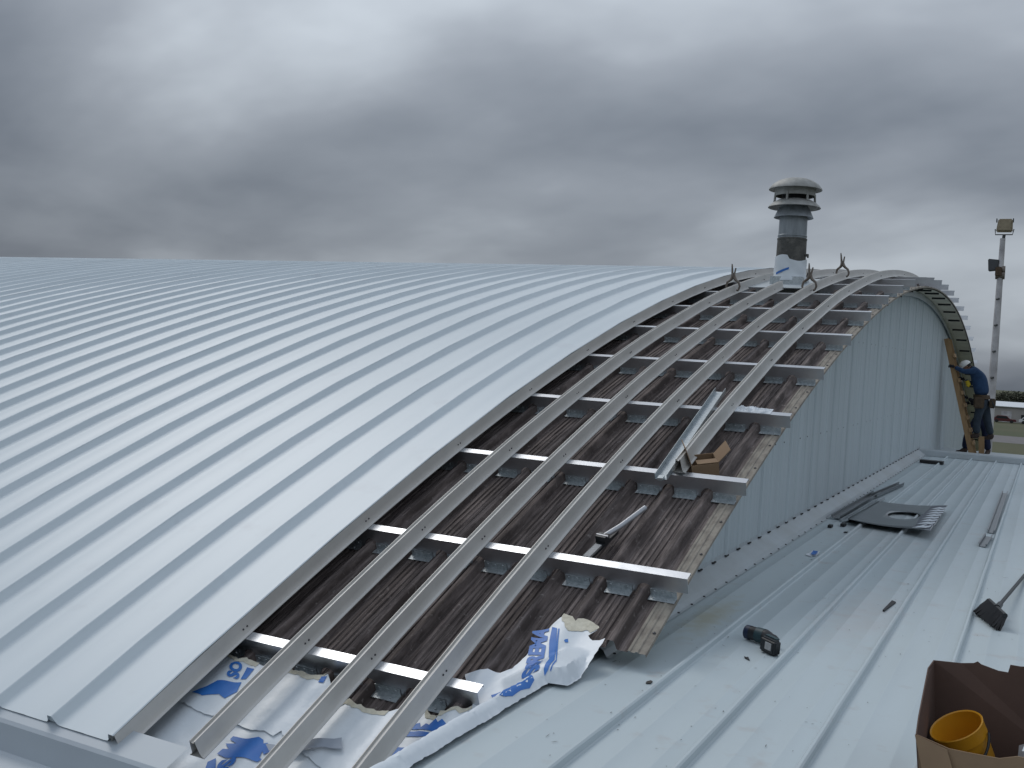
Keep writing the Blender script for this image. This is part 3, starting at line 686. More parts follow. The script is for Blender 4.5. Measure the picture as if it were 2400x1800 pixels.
# small open carton on the deck
cp, cth = deckpt(-2.19, 7.36, 0.03)
T_, N_ = TAN(cth), NRM(cth)
ct = thing('cardboard_carton', 'small open brown carton resting on the deck below the rightmost rail', 'carton', cp)
F = Matrix((Vector((1, 0, 0)), T_, N_)).transposed() @ Matrix.Rotation(radians(28), 3, 'Z')
def cb(name, c, s_, rx=None):
    rm = F @ (rx if rx is not None else Matrix.Identity(3))
    return put(MB().box(cp+F @ Vector(c), s_, rm).build(name, 'card'), ct)
cb('side', (-0.095, 0, 0.075), (0.005, 0.19, 0.15)); cb('side', (0.095, 0, 0.075), (0.005, 0.19, 0.15))
cb('side', (0, -0.095, 0.075), (0.195, 0.005, 0.15)); cb('side', (0, 0.095, 0.075), (0.195, 0.005, 0.15)); cb('bottom', (0, 0, 0.004), (0.19, 0.19, 0.005))
cb('flap', (0.140, 0.0, 0.195), (0.005, 0.17, 0.13), Matrix.Rotation(radians(45), 3, 'Y'))
cb('flap', (-0.115, 0, 0.22), (0.005, 0.16, 0.14), Matrix.Rotation(radians(-15), 3, 'Y'))
cb('flap', (0.02, -0.05, 0.154), (0.15, 0.085, 0.004), Matrix.Rotation(radians(-5), 3, 'X'))
# flat black bar tool with tube handle
tp_, tth = deckpt(-2.525, 6.16, 0.062)
tl = thing('bar_tool', 'flat black bar tool with a grey tube handle lying on the brown deck', 'tool', tp_)
F2 = Matrix((Vector((1, 0, 0)), TAN(tth), NRM(tth))).transposed() @ Matrix.Rotation(radians(-7), 3, 'Z')
def tb(name, c, s_, m, rx=None): return put(MB().box(tp_+F2 @ Vector(c), s_, F2 @ (rx or Matrix.Identity(3))).build(name, m), tl)
tb('base_bar', (0, 0.11, 0.012), (0.062, 0.38, 0.022), 'tool'); tb('top_plate', (0, 0.01, 0.0255), (0.046, 0.16, 0.004), 'sticker'); tb('hinge_block', (0, 0.145, 0.045), (0.07, 0.06, 0.045), 'tool')
tb('hinge_pin', (0, 0.145, 0.062), (0.085, 0.012, 0.012), 'tube')
put(MB().tube([tp_+F2 @ Vector((0.0, 0.15, 0.05)), tp_+F2 @ Vector((0.05, 0.30, 0.06)), tp_+F2 @ Vector((0.10, 0.56, 0.075))], [0.017, 0.018, 0.018], 14).build('tube_handle', 'tube', None, True), tl)
# fluff on the fourth purlin
ff = MB(); nu, nv = 40, 10; vs = []
for j in range(nv+1):
    for i in range(nu+1):
        u, v = i/nu, j/nv; x = -2.26+0.30*u; e_ = sin(pi*min(1, max(0, v)))*min(1, 6*u, 6*(1-u))
        hh = e_*(0.012+0.045*max(0, mnoise.noise((x*24, v*3, 3)))+0.02*abs(mnoise.noise((x*70, v*9, 1))))
        vs.append(C(x, PTH[3]+0.01+0.16*v, RP+0.003+hh))
fs = [(j*(nu+1)+i, j*(nu+1)+i+1, (j+1)*(nu+1)+i+1, (j+1)*(nu+1)+i) for j in range(nv) for i in range(nu)]
tag(ff.add(vs, fs).build('insulation_tuft', 'paper'), 'white torn insulation fluff caught on the fourth purlin', 'insulation')

# ------------------------------------------------------------------ things on the low roof
def rp(x, y, dz=0.0): return Vector((x, y, roofz(y)+dz))
# drill
dr = thing('cordless_drill', 'black cordless drill lying on its side against a seam of the low roof', 'drill', rp(-1.42, 6.30))
A_, B_ = rp(-1.585, 6.45, 0.047), rp(-1.395, 6.375, 0.052)
dvec = (B_-A_).normalized(); q = dvec.to_track_quat('Z', 'Y')
put(MB().lathe([(0, 0), (0.030, 0.001), (0.040, 0.010), (0.042, 0.04), (0.042, 0.075), (0.044, 0.08), (0.044, 0.15), (0.036, 0.175), (0.028, 0.19), (0.024, 0.215), (0.012, 0.235), (0, 0.236)], A_, 20, q).build('motor_body', 'tool', None, True, 40), dr)
put(MB().lathe([(0.0435, 0.006), (0.0435, 0.04)], A_, 20, q).build('rear_band', 'toolblue', None, True), dr)
put(MB().lathe([(0.0455, 0.085), (0.0455, 0.14)], A_, 20, q).build('side_cover', 'teal', None, True), dr)
gp0, gp1 = A_+dvec*0.13+Vector((0, 0, -0.004)), rp(-1.405, 6.265, 0.045)
put(MB().tube([gp0, (gp0+gp1)/2+Vector((0.006, 0, 0.002)), gp1], [0.024, 0.021, 0.026], 12).build('grip', 'tool', None, True), dr)
bc = rp(-1.378, 6.215, 0.050); bR = Matrix.Rotation(radians(-32), 3, 'Z') @ Matrix.Rotation(radians(4), 3, 'Y')
bt = MB().box(bc, (0.125, 0.062, 0.090), bR).build('battery', 'tool'); put(bt, dr)
bm = bmesh.new(); bm.from_mesh(bt.data); bmesh.ops.bevel(bm, geom=bm.edges[:], offset=0.012, segments=3, affect='EDGES'); bm.to_mesh(bt.data); bm.free()
MB().box(bc+bR @ Vector((0.012, -0.0315, 0.004)), (0.050, 0.002, 0.045), bR).build('sticker', 'sticker', bt)
put(MB().box(bc+bR @ Vector((-0.01, 0.02, 0.048)), (0.09, 0.03, 0.006), bR).build('battery_latch', 'teal'), dr)
# broom
bA, bB = rp(-0.290, 8.24, 0.105), rp(-0.170, 7.83, 0.10); bC, bD = rp(-0.372, 8.19, 0.002), rp(-0.212, 7.76, 0.002)
br = thing('push_broom', 'black push broom with dark bristles lying at the right edge', 'broom', rp(-0.27, 8.0))
hv = (bB-bA).normalized(); nv = ((bC-bA).cross(hv)).normalized()
put(MB().tube([bA, bB], 0.017, 8).build('head_bar', 'tool'), br)
bs = MB()
for i in range(26):
    for jj in range(4):
        t = (i+random.random()*.8)/26; a = bA.lerp(bB, t)+nv*(jj-1.5)*0.009; e_ = bC.lerp(bD, min(1, max(0, t+random.uniform(-.03, .03))))+nv*(jj-1.5)*0.018+Vector((0, 0, random.uniform(0, .012)))
        bs.tube([a, a.lerp(e_, .5)+nv*random.uniform(-.006, .006), e_], [0.009, 0.009, 0.006], 4)
put(bs.build('bristles', 'dark'), br)
hb = (bA+bB)/2; he = rp(-0.075, 10.15, 0.018)
put(MB().tube([hb, hb.lerp(he, .09)], [0.024, 0.020], 10).build('socket', 'tool', None, True), br)
put(MB().tube([hb.lerp(he, .05), he], 0.0135, 10).build('handle', 'tool', None, True), br)
# big carton with a bucket
bx = thing('large_carton', 'large open torn cardboard carton holding a yellow bucket, lower right corner', 'carton', rp(-0.05, 4.7))
xa, xb, ya, yb = -0.385, 0.30, 4.42, 5.02
def quadplate(name, pts, th_, m):
    pts = [Vector(p) for p in pts]; n = (pts[1]-pts[0]).cross(pts[2]-pts[0]).normalized()*th_
    k = len(pts); f = [tuple(range(k-1, -1, -1)), tuple(range(k, 2*k))]+[(i, (i+1) % k, k+(i+1) % k, k+i) for i in range(k)]
    return MB().add(pts+[p+n for p in pts], f).build(name, m)
z0 = lambda y: roofz(y)+0.04
bs_ = [(xa+0.03, yb, z0(yb)), (xb-0.03, yb, z0(yb))]
rag = [(xb, yb+0.015, z0(yb)+0.40), (0.16, yb+0.015, z0(yb)+0.425), (0.07, yb+0.015, z0(yb)+0.455), (0.0, yb+0.015, z0(yb)+0.445), (-0.035, yb+0.015, z0(yb)+0.44), (-0.075, yb+0.015, z0(yb)+0.44), (-0.082, yb+0.015, z0(yb)+0.405), (-0.12, yb+0.015, z0(yb)+0.405), (-0.19, yb+0.015, z0(yb)+0.42), (-0.205, yb+0.015, z0(yb)+0.430), (-0.22, yb+0.015, z0(yb)+0.42), (-0.27, yb+0.015, z0(yb)+0.41), (xa, yb, z0(yb)+0.405)]
put(quadplate('back_side', bs_+rag, 0.005, 'cardin'), bx)
put(quadplate('left_side', [(xa+0.03, ya, z0(ya)), (xa+0.03, yb, z0(yb)), (xa, yb, z0(yb)+0.405), (xa-0.012, yb-0.12, z0(yb)+0.395), (xa-0.004, ya+0.1, z0(ya)+0.30), (xa-0.0, ya, z0(ya)+0.255)], 0.005, 'cardin'), bx)
put(quadplate('right_side', [(xb-0.03, yb, z0(yb)), (xb-0.03, ya, z0(ya)), (xb, ya, z0(ya)+0.26), (xb, yb, z0(yb)+0.40)], 0.005, 'cardin'), bx)
put(quadplate('front_side', [(xb-0.03, ya, z0(ya)), (xa+0.03, ya, z0(ya)), (xa, ya, z0(ya)+0.255), (-0.26, ya, z0(ya)+0.225), (-0.20, ya, z0(ya)+0.225), (-0.08, ya, z0(ya)+0.228), (-0.02, ya, z0(ya)+0.25), (0.1, ya, z0(ya)+0.255), (xb, ya, z0(ya)+0.26)], 0.005, 'card'), bx)
put(quadplate('left_flap', [(xa-0.002, ya-0.01, z0(ya)+0.256), (-0.265, ya-0.012, z0(ya)+0.222), (-0.17, ya-0.05, z0(ya)-0.04), (-0.30, ya-0.06, z0(ya)-0.04)], 0.004, 'card'), bx)
put(quadplate('bottom', [(xa+0.03, ya, z0(ya)), (xb-0.03, ya, z0(ya)), (xb-0.03, yb, z0(yb)), (xa+0.03, yb, z0(yb))], 0.004, 'cardin'), bx)
bk = thing('yellow_bucket', 'yellow plastic bucket with black handle tipped inside the large carton', 'bucket', (-0.165, 4.80, z0(4.8)+0.035))
bq = (Matrix.Rotation(radians(-27), 3, 'Y') @ Matrix.Rotation(radians(16), 3, 'X') @ Matrix.Scale(0.92, 3)).to_quaternion()
pail = put(MB().lathe([(0, 0.0), (0.078, 0.0), (0.085, 0.01), (0.102, 0.155), (0.108, 0.157), (0.110, 0.20), (0.113, 0.212), (0.110, 0.216), (0.105, 0.212), (0.098, 0.14), (0.080, 0.02), (0, 0.015)], bk.location, 36, bq).build('pail', 'yellow', None, True, 40), bk)
hp = []
for i in range(15):
    a = radians(-165+i*150/14); hp.append(Vector(bk.location)+bq.to_matrix() @ Vector((0.118*cos(a), 0.118*sin(a), 0.165-0.075*sin(pi*i/14))))
MB().tube(hp, 0.006, 8).build('handle', 'tool', pail, True)
gb = MB(); vs = []; n = 18
for i in range(10):
    for j in range(n):
        a = 2*pi*j/n; ph = pi*i/9; k = 1+0.35*mnoise.noise((cos(a)*2, sin(a)*2, i*.5)); vs.append((0.10+0.12*sin(ph)*cos(a)*k, 4.80+0.10*sin(ph)*sin(a)*k, z0(4.8)+0.10+0.10*cos(ph)*k))
fs = [(i*n+j, i*n+(j+1) % n, (i+1)*n+(j+1) % n, (i+1)*n+j) for i in range(9) for j in range(n)]
tag(gb.add(vs, fs).build('plastic_bag', 'bag', None, True, 25), 'crumpled grey plastic bag inside the large carton right of the bucket', 'bag')
tag(quadplate('paper_slip', [(-0.005, 4.60, z0(4.6)+0.215), (0.05, 4.60, z0(4.6)+0.225), (0.045, 4.66, z0(4.6)+0.255), (0.01, 4.66, z0(4.6)+0.25)], 0.001, 'paper'), 'small white paper slip beside the bucket inside the large carton', 'paper')

# sheet metal plate with a cut oval
ps = thing('sheet_metal_plate', 'grey sheet metal plate with a round cut-out lying across the roof seams', 'plate', rp(-1.42, 12.6))
def pz(x, y): return roofz(y)+0.045+0.035*((x+1.4)/0.45)**2*(1 if x > -1.4 else 0.2)+0.01*sin(x*5)+(0.02 if y < 11.8 else 0)
outer = [(-1.85, 13.73), (-1.58, 13.80), (-1.20, 13.85), (-0.985, 11.36), (-1.20, 11.55), (-1.50, 11.62), (-1.86, 11.72), (-1.90, 12.3), (-1.84, 12.9)]
hole = [(-1.40+0.175*cos(2*pi*i/24), 12.75+0.34*sin(2*pi*i/24)) for i in range(24)]
ob_ = subdiv(outer[:3]+[(-1.03, 13.86), (-0.985, 11.36)]+outer[4:], 0.12); n1_, n2_ = len(ob_), len(hole)
ins = []
for i in range(9):
    for j in range(18):
        x = -1.80+i*0.095; y = 11.75+j*0.115
        if ((x+1.40)/0.2)**2+((y-12.75)/0.38)**2 > 1.1 and x < -1.05 and y < 13.68: ins.append(Vector((x, y)))
V = [Vector(p) for p in ob_+hole]+ins
res = delaunay_2d_cdt(V, [(i, (i+1) % n1_) for i in range(n1_)]+[(n1_+i, n1_+(i+1) % n2_) for i in range(n2_)], [], 0, 1e-5)
def inpoly(x, y, P):
    c = False; j = len(P)-1
    for i in range(len(P)):
        if (P[i][1] > y) != (P[j][1] > y) and x < (P[j][0]-P[i][0])*(y-P[i][1])/(P[j][1]-P[i][1])+P[i][0]: c = not c
        j = i
    return c
F_ = []
for f in res[2]:
    cx = sum(res[0][i][0] for i in f)/len(f); cy = sum(res[0][i][1] for i in f)/len(f)
    if inpoly(cx, cy, ob_) and not inpoly(cx, cy, hole): F_.append(list(f))
plo = MB().add([(v[0], v[1], pz(v[0], v[1])) for v in res[0]], F_).build('sheet', 'sheet', None, True, 40); put(plo, ps)
sol = plo.modifiers.new('solid', 'SOLIDIFY'); sol.thickness = 0.003; sol.offset = 0
put(patch('film_strip', [(-1.20, 13.80), (-1.035, 13.82), (-1.0, 11.45), (-1.17, 11.60), (-1.22, 12.6)], 'film', None, -0.002, 0.06, 0.0, 0.0, pz), ps)
for i in range(9):                                # torn white film left in jagged strips
    yy = 11.55+i*0.235; a = random.uniform(0.03, 0.07)
    put(patch('white_film', [(-1.165-a*.4, yy), (-1.10, yy+0.02), (-1.05, yy-0.02), (-1.012, yy+0.04), (-1.016, yy+0.17), (-1.06, yy+0.13), (-1.09, yy+0.20), (-1.14, yy+0.12)], 'paper', None, 0.001, 0.05, 0.006, 0.0, pz), ps)
# offcut channels
def channel(label, a, b, wd, hgt, m='galv', name='steel_channel', group='channel offcuts on the low roof', tilt=0.0):
    a, b = Vector(a), Vector(b); ey = (b-a).normalized(); ex = ey.cross(Vector((0, 0, 1))).normalized(); ez = ex.cross(ey)
    if tilt: ex, ez = ex*cos(tilt)+ez*sin(tilt), ez*cos(tilt)-ex*sin(tilt)
    o = thing(name, label, 'channel', a, group); h2 = wd/2
    U = [(-h2, 0), (h2, 0), (h2, hgt), (h2-.003, hgt), (h2-.003, .003), (-h2+.003, .003), (-h2+.003, hgt), (-h2, hgt)]
    put(MB().prism(U, a, ex, ez, ey, (b-a).length).build('base', m), o)
    put(MB().prism([(-h2, hgt), (-h2-.012, hgt), (-h2-.012, hgt+.002), (-h2, hgt+.002)], a, ex, ez, ey, (b-a).length).build('lip', m), o)
    put(MB().prism([(h2, hgt), (h2+.012, hgt), (h2+.012, hgt+.002), (h2, hgt+.002)], a, ex, ez, ey, (b-a).length).build('lip', m), o)
    return o
channel('long channel offcut nearest the end wall, left of the sheet metal plate', rp(-2.03, 12.0, 0.02), rp(-1.98, 14.7, 0.02), 0.085, 0.04, 'sheet')
channel('channel offcut lying partly under the left edge of the sheet metal plate', rp(-1.915, 11.9, 0.012), rp(-1.84, 14.2, 0.012), 0.08, 0.032, tilt=0.3)
channel('channel offcut furthest back beside the wall, beyond the sheet metal plate', rp(-1.955, 14.3, 0.03), rp(-1.85, 16.25, 0.015), 0.07, 0.04, 'sheet')
channel('long narrow channel piece at right, alone beside a seam', rp(-0.468, 12.40, 0.006), rp(-0.483, 16.68, 0.006), 0.055, 0.030, 'sheet')
channel('short channel piece at right, just below the long narrow one', rp(-0.497, 11.36, 0.006), rp(-0.474, 12.10, 0.006), 0.062, 0.030, 'sheet')
# scraps
def scrap(name, label, x, y, pts, m, cat, dz=0.01, t=0.006, group=None):
    o = MB().prism(pts, rp(x, y, dz), (1, 0, 0), (0, 1, 0.0), (0, 0, 1), t).build(name, m); return tag(o, label, cat, group)
scrap('black_wedge', 'long black wedge-shaped scrap standing by a seam, mid right', -0.955, 7.80, [(0, 0), (0.012, 0.0), (0.045, 0.36), (0.012, 0.40)], 'dark', 'scrap', 0.004, 0.012)
scrap('black_sliver', 'tiny black forked scrap in front of the drill', -1.475, 6.02, [(0, 0), (0.035, -0.03), (0.01, 0.03), (0.004, 0.018), (-0.012, 0.025)], 'dark', 'scrap', 0.002, 0.006)
scrap('black_block', 'small black block at the lower left corner of the sheet metal plate', -1.905, 11.55, [(0, 0), (0.045, 0), (0.045, 0.12), (0, 0.12)], 'dark', 'scrap', 0.004, 0.03)
scrap('black_block', 'small black block by the wall, left of the sheet metal plate', -2.0, 11.35, [(0, 0), (0.04, 0), (0.04, 0.10), (0, 0.10)], 'dark', 'scrap', 0.004, 0.028)
scrap('black_chip', 'flat black chip lying in front of the sheet metal plate', -1.80, 11.15, [(0, 0), (0.035, 0.01), (0.03, 0.07), (0, 0.06)], 'dark', 'scrap', 0.003, 0.008)
scrap('dark_bar', 'dark bar lying in the corner by the wall at the far end cap', -2.05, 20.5, [(0, 0), (0.40, 0), (0.40, 0.25), (0, 0.25)], 'dark', 'bar', 0.01, 0.05)
scrap('rust_flake', 'dark curled flake on the first pan near the folded membrane', -1.795, 5.22, [(0, 0), (0.022, 0.012), (0.020, 0.05), (0.006, 0.06), (-0.006, 0.03)], 'debris', 'scrap', 0.003, 0.005)
sl = patch('plastic_scrap', [(-1.86, 9.58), (-1.80, 9.52), (-1.77, 9.66), (-1.79, 9.85), (-1.86, 9.80)], 'paper', None, 0.0, 0.02, 0.008, 0.8, lambda x, y: roofz(y)+0.02*abs(mnoise.noise((x*30, y*18, 1))))
tag(sl, 'crumpled white plastic scrap with blue print on the low roof', 'scrap')
patch('blue_patch', [(-1.82, 9.58), (-1.782, 9.60), (-1.785, 9.76), (-1.83, 9.74)], 'blue', sl, 0.012, 0.02, 0.005, 0.8, lambda x, y: roofz(y)+0.02*abs(mnoise.noise((x*30, y*18, 1))))
db = MB()
for i in range(380):
    y = random.uniform(3.2, 12)**1.0; x = random.uniform(-2.12, 0.5); 
    if random.random() < .35: x = random.choice([-1.78, -1.35, -0.9, -1.72, -2.02])+random.gauss(0, .03)
    a = random.uniform(0, pi); L = random.uniform(.002, .010)*(3.0 if random.random() < .06 else 1); wd = random.uniform(.0012, .004)
    u = Vector((cos(a), sin(a), ROOFM*sin(a)))*L; v = Vector((-sin(a), cos(a), ROOFM*cos(a)))*wd; c = rp(x, y, 0.0052)
    xm = (x-XS0) % SP
    if xm < 0.03 or xm > SP-0.03: continue
    db.add([c-u, c+v, c+u, c-v], [(0, 1, 2, 3)])
o = db.build('roof_debris', 'debris'); o['kind'] = 'stuff'; o['label'] = 'dark metal shavings and grit scattered over the low roof'
# foam / snow-like white scraps beyond the end cap
fm = MB(); nx, ny = 44, 12; vs = []
for j in range(ny+1):
    for i in range(nx+1):
        x = -1.75+2.6*i/nx; y = 22.8+2.6*j/ny; e_ = min(1, 3*min(i/nx, 1-i/nx))*sin(pi*j/ny)
        vs.append((x, y, H-1.60+e_*(0.05+0.16*max(0, mnoise.noise((x*4, y*3, 2)))+0.06*mnoise.noise((x*13, y*9, 5)))))
fs = [(j*(nx+1)+i, j*(nx+1)+i+1, (j+1)*(nx+1)+i+1, (j+1)*(nx+1)+i) for j in range(ny) for i in range(nx)]
tag(fm.add(vs, fs).build('white_wrap_heap', 'paper'), 'heap of crumpled white plastic wrap on the far roof by the ladder', 'plastic wrap')

# ------------------------------------------------------------------ ladder and two workers
def hz(z): return H+z
ld = thing('wooden_ladder', 'home-made wooden ladder leaning on the far end of the grey wall', 'ladder', (-1.45, 26, H-1.58))
la0, la1 = Vector((-1.47, 25.80, hz(-1.585))), Vector((-2.19, 25.80, hz(1.09)))
lb0, lb1 = la0+Vector((0.02, 0.48, 0.01)), la1+Vector((0.02, 0.48, 0))
for a, b in ((la0, la1), (lb0, lb1)):
    ez = (b-a).normalized(); ex = Vector((0, 1, 0)); ey = ez.cross(ex)
    put(MB().prism([(-0.02, -0.055), (0.02, -0.055), (0.02, 0.055), (-0.02, 0.055)], a, ex, ey, ez, (b-a).length).build('side_rail', 'wood'), ld)
for i in range(8):
    t = 0.12+i*0.105; a = la0.lerp(la1, t); b = lb0.lerp(lb1, t); n = (la1-la0).normalized()
    put(MB().box((a+b)/2+Vector((0.065, 0, 0.01)), (0.038, 0.58, 0.088), Matrix.Rotation(radians(-15), 3, 'Y')).build('rung', 'wood'), ld)
put(MB().box(la0+Vector((0.17, 0.1, 0.26)), (0.12, 0.04, 0.46), Matrix.Rotation(radians(-4), 3, 'Y')).build('brace_board', 'wood'), ld)

def skin_body(name, verts, edges, radii, m, parent, sub=2):
    me = bpy.data.meshes.new(name+'_sk'); me.from_pydata(verts, edges, []); ob = bpy.data.objects.new(name+'_sk', me); COL.objects.link(ob)
    md = ob.modifiers.new('skin', 'SKIN'); md.use_smooth_shade = True
    sv = me.skin_vertices[0].data
    for i, r_ in enumerate(radii):
        r_ = r_ if hasattr(r_, '__len__') else (r_, r_)
        sv[i].radius = r_; sv[i].use_root = (i == 0)
    ss_ = ob.modifiers.new('sub', 'SUBSURF'); ss_.levels = sub; ss_.render_levels = sub
    dg = bpy.context.evaluated_depsgraph_get(); dg.update()
    out = bpy.data.meshes.new_from_object(ob.evaluated_get(dg)); bpy.data.objects.remove(ob); out.name = name
    o = link(name, out, m, None, True, 80); return put(o, parent)
def hand(verts, edges, radii, wi, wrist, d, up_, side):
    """palm and five fingers curled, appended to a skin skeleton at wrist index wi"""
    wrist, d, up_ = Vector(wrist), Vector(d).normalized(), Vector(up_).normalized(); sd_ = d.cross(up_).normalized()
    pi_ = len(verts); verts.append(tuple(wrist+d*0.06)); radii.append((0.034, 0.022)); edges.append((wi, pi_))
    for k, (off, L) in enumerate(((-0.030, .065), (-0.010, .078), (0.010, .074), (0.030, .060))):
        a = wrist+d*0.095+sd_*off; b = a+d*L*0.5-up_*0.012; c = b+d*L*0.2-up_*0.035
        i = len(verts); verts += [tuple(a), tuple(b), tuple(c)]; radii += [0.010, 0.009, 0.007]; edges += [(pi_, i), (i, i+1), (i+1, i+2)]
    a = wrist+d*0.035+sd_*0.035*side-up_*0.01; b = a+d*0.03+sd_*0.02*side-up_*0.02
    i = len(verts); verts += [tuple(a), tuple(b)]; radii += [0.012, 0.009]; edges += [(pi_, i), (i, i+1)]
# worker on the ladder, facing the wall
YP = 25.98
p1 = thing('person', 'worker in blue jacket, white helmet and tool belt climbing the ladder, bent forward', 'person', (-1.35, YP, H-1.13))
legs_v = [(-1.36, YP, hz(-0.30)), (-1.37, YP-0.02, hz(-0.20)),
          (-1.37, YP-0.11, hz(-0.40)), (-1.44, YP-0.12, hz(-0.78)), (-1.41, YP-0.12, hz(-1.05)),
          (-1.30, YP+0.11, hz(-0.40)), (-1.21, YP+0.12, hz(-0.80)), (-1.13, YP+0.13, hz(-1.06))]
skin_body('trousers', legs_v, [(0, 1), (0, 2), (2, 3), (3, 4), (0, 5), (5, 6), (6, 7)], [(0.155, 0.17), (0.15, 0.165), 0.115, 0.088, 0.082, 0.115, 0.088, 0.082], 'jeans', p1)
tv = [(-1.36, YP, hz(-0.20)), (-1.40, YP, hz(0.02)), (-1.46, YP, hz(0.24)), (-1.54, YP, hz(0.40)), (-1.63, YP, hz(0.47)),
      (-1.55, YP-0.20, hz(0.38)), (-1.76, YP-0.24, hz(0.35)), (-1.97, YP-0.22, hz(0.45)),
      (-1.54, YP+0.20, hz(0.36)), (-1.60, YP+0.26, hz(0.08)), (-1.76, YP+0.16, hz(0.16))]
te = [(0, 1), (1, 2), (2, 3), (3, 4), (3, 5), (5, 6), (6, 7), (3, 8), (8, 9), (9, 10)]
skin_body('jacket', tv, te, [(0.165, 0.175), (0.16, 0.175), (0.165, 0.19), (0.13, 0.17), 0.075, 0.085, 0.062, 0.048, 0.085, 0.062, 0.048], 'shirt', p1)
def glove(wrist, d, up_, side, par):
    v = [tuple(wrist)]; e_ = []; r_ = [0.036]; hand(v, e_, r_, 0, wrist, d, up_, side); return skin_body('glove', v, e_, r_, 'glove', par, 1)
glove(Vector((-1.97, YP-0.22, hz(0.455))), (-1, 0.05, 0.12), (-0.2, -.9, 0.3), 1, p1)
glove(Vector((-1.755, YP+0.16, hz(0.165))), (-0.9, -0.1, 0.3), (0.2, .9, 0.3), -1, p1)
def head(c, fwd, par, m_helmet='helmet'):
    c = Vector(c); f = Vector(fwd).normalized(); sd_ = f.cross(Vector((0, 0, 1))).normalized(); u = sd_.cross(f)
    Fm = Matrix((f, -sd_, u)).transposed()
    vs = []; fs = []; n, k = 20, 14
    for i in range(k+1):
        ph = pi*i/k
        for j in range(n):
            a = 2*pi*j/n; x, y, z = sin(ph)*cos(a), sin(ph)*sin(a), cos(ph)
            rx = 0.098; p = Vector((x*rx, y*0.076, z*0.118))
            if z < 0: p.x += 0.02*(-z)*(1 if x > 0 else -.4); p.y *= 1+0.25*z*0.6
            if abs(y) < .25 and x > .8: p.x += 0.022*max(0, 1-abs(z+0.12)*5)          # nose
            if x > .75 and .15 < abs(y) < .5 and -0.05 < z < .15: p.x -= 0.010       # eye sockets
            if x > .7 and abs(y) < .35 and -.55 < z < -.42: p.x -= 0.006             # mouth
            vs.append(c+Fm @ p)
    for i in range(k):
        for j in range(n): fs.append((i*n+j, i*n+(j+1) % n, (i+1)*n+(j+1) % n, (i+1)*n+j))
    hd = put(MB().add(vs, fs).build('head', 'skin', None, True, 80), par)
    for s_ in (-1, 1):
        e_ = MB().lathe([(0, 0.012), (0.014, 0.010), (0.026, 0.0), (0.014, -0.008), (0, -0.009)], c+Fm @ Vector((-0.008, 0.078*s_, -0.01)), 10, (Fm @ Vector((0, s_, 0))).to_track_quat('Z', 'Y')).build('ear', 'skin', None, True)
        put(e_, par)
    hv_ = []; hf = []
    for i in range(9):
        ph = pi*0.62*i/8
        for j in range(n):
            a = 2*pi*j/n; cut = 1.0 if cos(a) < .3 else 0.62
            ph2 = ph*cut; hv_.append(c+Fm @ Vector((sin(ph2)*cos(a)*0.104-.004, sin(ph2)*sin(a)*0.083, cos(ph2)*0.124)))
    for i in range(8):
        for j in range(n): hf.append((i*n+j, i*n+(j+1) % n, (i+1)*n+(j+1) % n, (i+1)*n+j))
    put(MB().add(hv_, hf).build('hair', 'hair', None, True, 80), par)
    if m_helmet:
        vs = []; fs = []
        for i in range(9):
            ph = pi*0.5*i/8
            for j in range(n):
                a = 2*pi*j/n; vs.append(c+Fm @ Vector((sin(ph)*cos(a)*0.138, sin(ph)*sin(a)*0.112, 0.022+cos(ph)*0.128)))
        for j in range(n):
            a = 2*pi*j/n; br_ = 0.155+0.05*max(0, cos(a)); vs.append(c+Fm @ Vector((cos(a)*br_, sin(a)*0.122, 0.016)))
        for i in range(9):
            for j in range(n): fs.append((i*n+j, i*n+(j+1) % n, (i+1)*n+(j+1) % n, (i+1)*n+j))
        put(MB().add(vs, fs).build('helmet', m_helmet, None, True, 50), par)
head((-1.745, YP-0.02, hz(0.475)), (-0.75, -0.05, -0.66), p1)
put(MB().tube([(-1.62, YP, hz(0.44)), (-1.70, YP, hz(0.46))], 0.06, 10).build('collar', 'glove', None, True), p1)
bl = MB(); n = 24; vs = []
for i, zz in enumerate((-0.24, -0.15)):
    for j in range(n):
        a = 2*pi*j/n; vs.append((-1.365+0.178*cos(a)-0.02*i, YP+0.185*sin(a), hz(zz)))
put(bl.add(vs, [(j, (j+1) % n, n+(j+1) % n, n+j) for j in range(n)]).build('tool_belt', 'leather', None, True), p1)
def pouch(c, s_, rz):
    o = MB().box(c, s_, Matrix.Rotation(rz, 3, 'Z')).build('pouch', 'leather'); bm = bmesh.new(); bm.from_mesh(o.data)
    bmesh.ops.bevel(bm, geom=bm.edges[:], offset=0.025, segments=3, affect='EDGES'); bm.to_mesh(o.data); bm.free(); put(o, p1)
pouch((-1.41, YP-0.215, hz(-0.33)), (0.22, 0.10, 0.26), 0.1); pouch((-1.14, YP-0.02, hz(-0.33)), (0.13, 0.20, 0.22), 0.0)
put(MB().tube([(-1.17, YP-0.1, hz(-0.22)), (-1.09, YP-0.12, hz(-0.42))], 0.018, 8).build('tool_handle', 'tool'), p1)
put(MB().tube([(-1.70, YP-0.1, hz(0.15)), (-1.66, YP-0.1, hz(0.06)), (-1.68, YP-0.1, hz(0.02))], [0.045, 0.05, 0.035], 8).build('yellow_cuff', 'bright_yellow', None, True), p1)
def boot(ankle, toe, par, m='boot'):
    a, t = Vector(ankle), Vector(toe)
    d = (t-a); d.z = 0; d.normalize(); z = t.z
    v = [tuple(a+Vector((0, 0, 0.06))), (a.x, a.y, z+0.07), tuple(Vector((a.x, a.y, z+0.045))+d*0.11), tuple(Vector((a.x, a.y, z+0.035))+d*0.20), tuple(Vector((a.x, a.y, z+0.045))-d*0.05)]
    skin_body('boot', v, [(0, 1), (1, 2), (2, 3), (1, 4)], [0.062, 0.062, (0.05, 0.042), (0.045, 0.032), 0.045], m, par, 2)
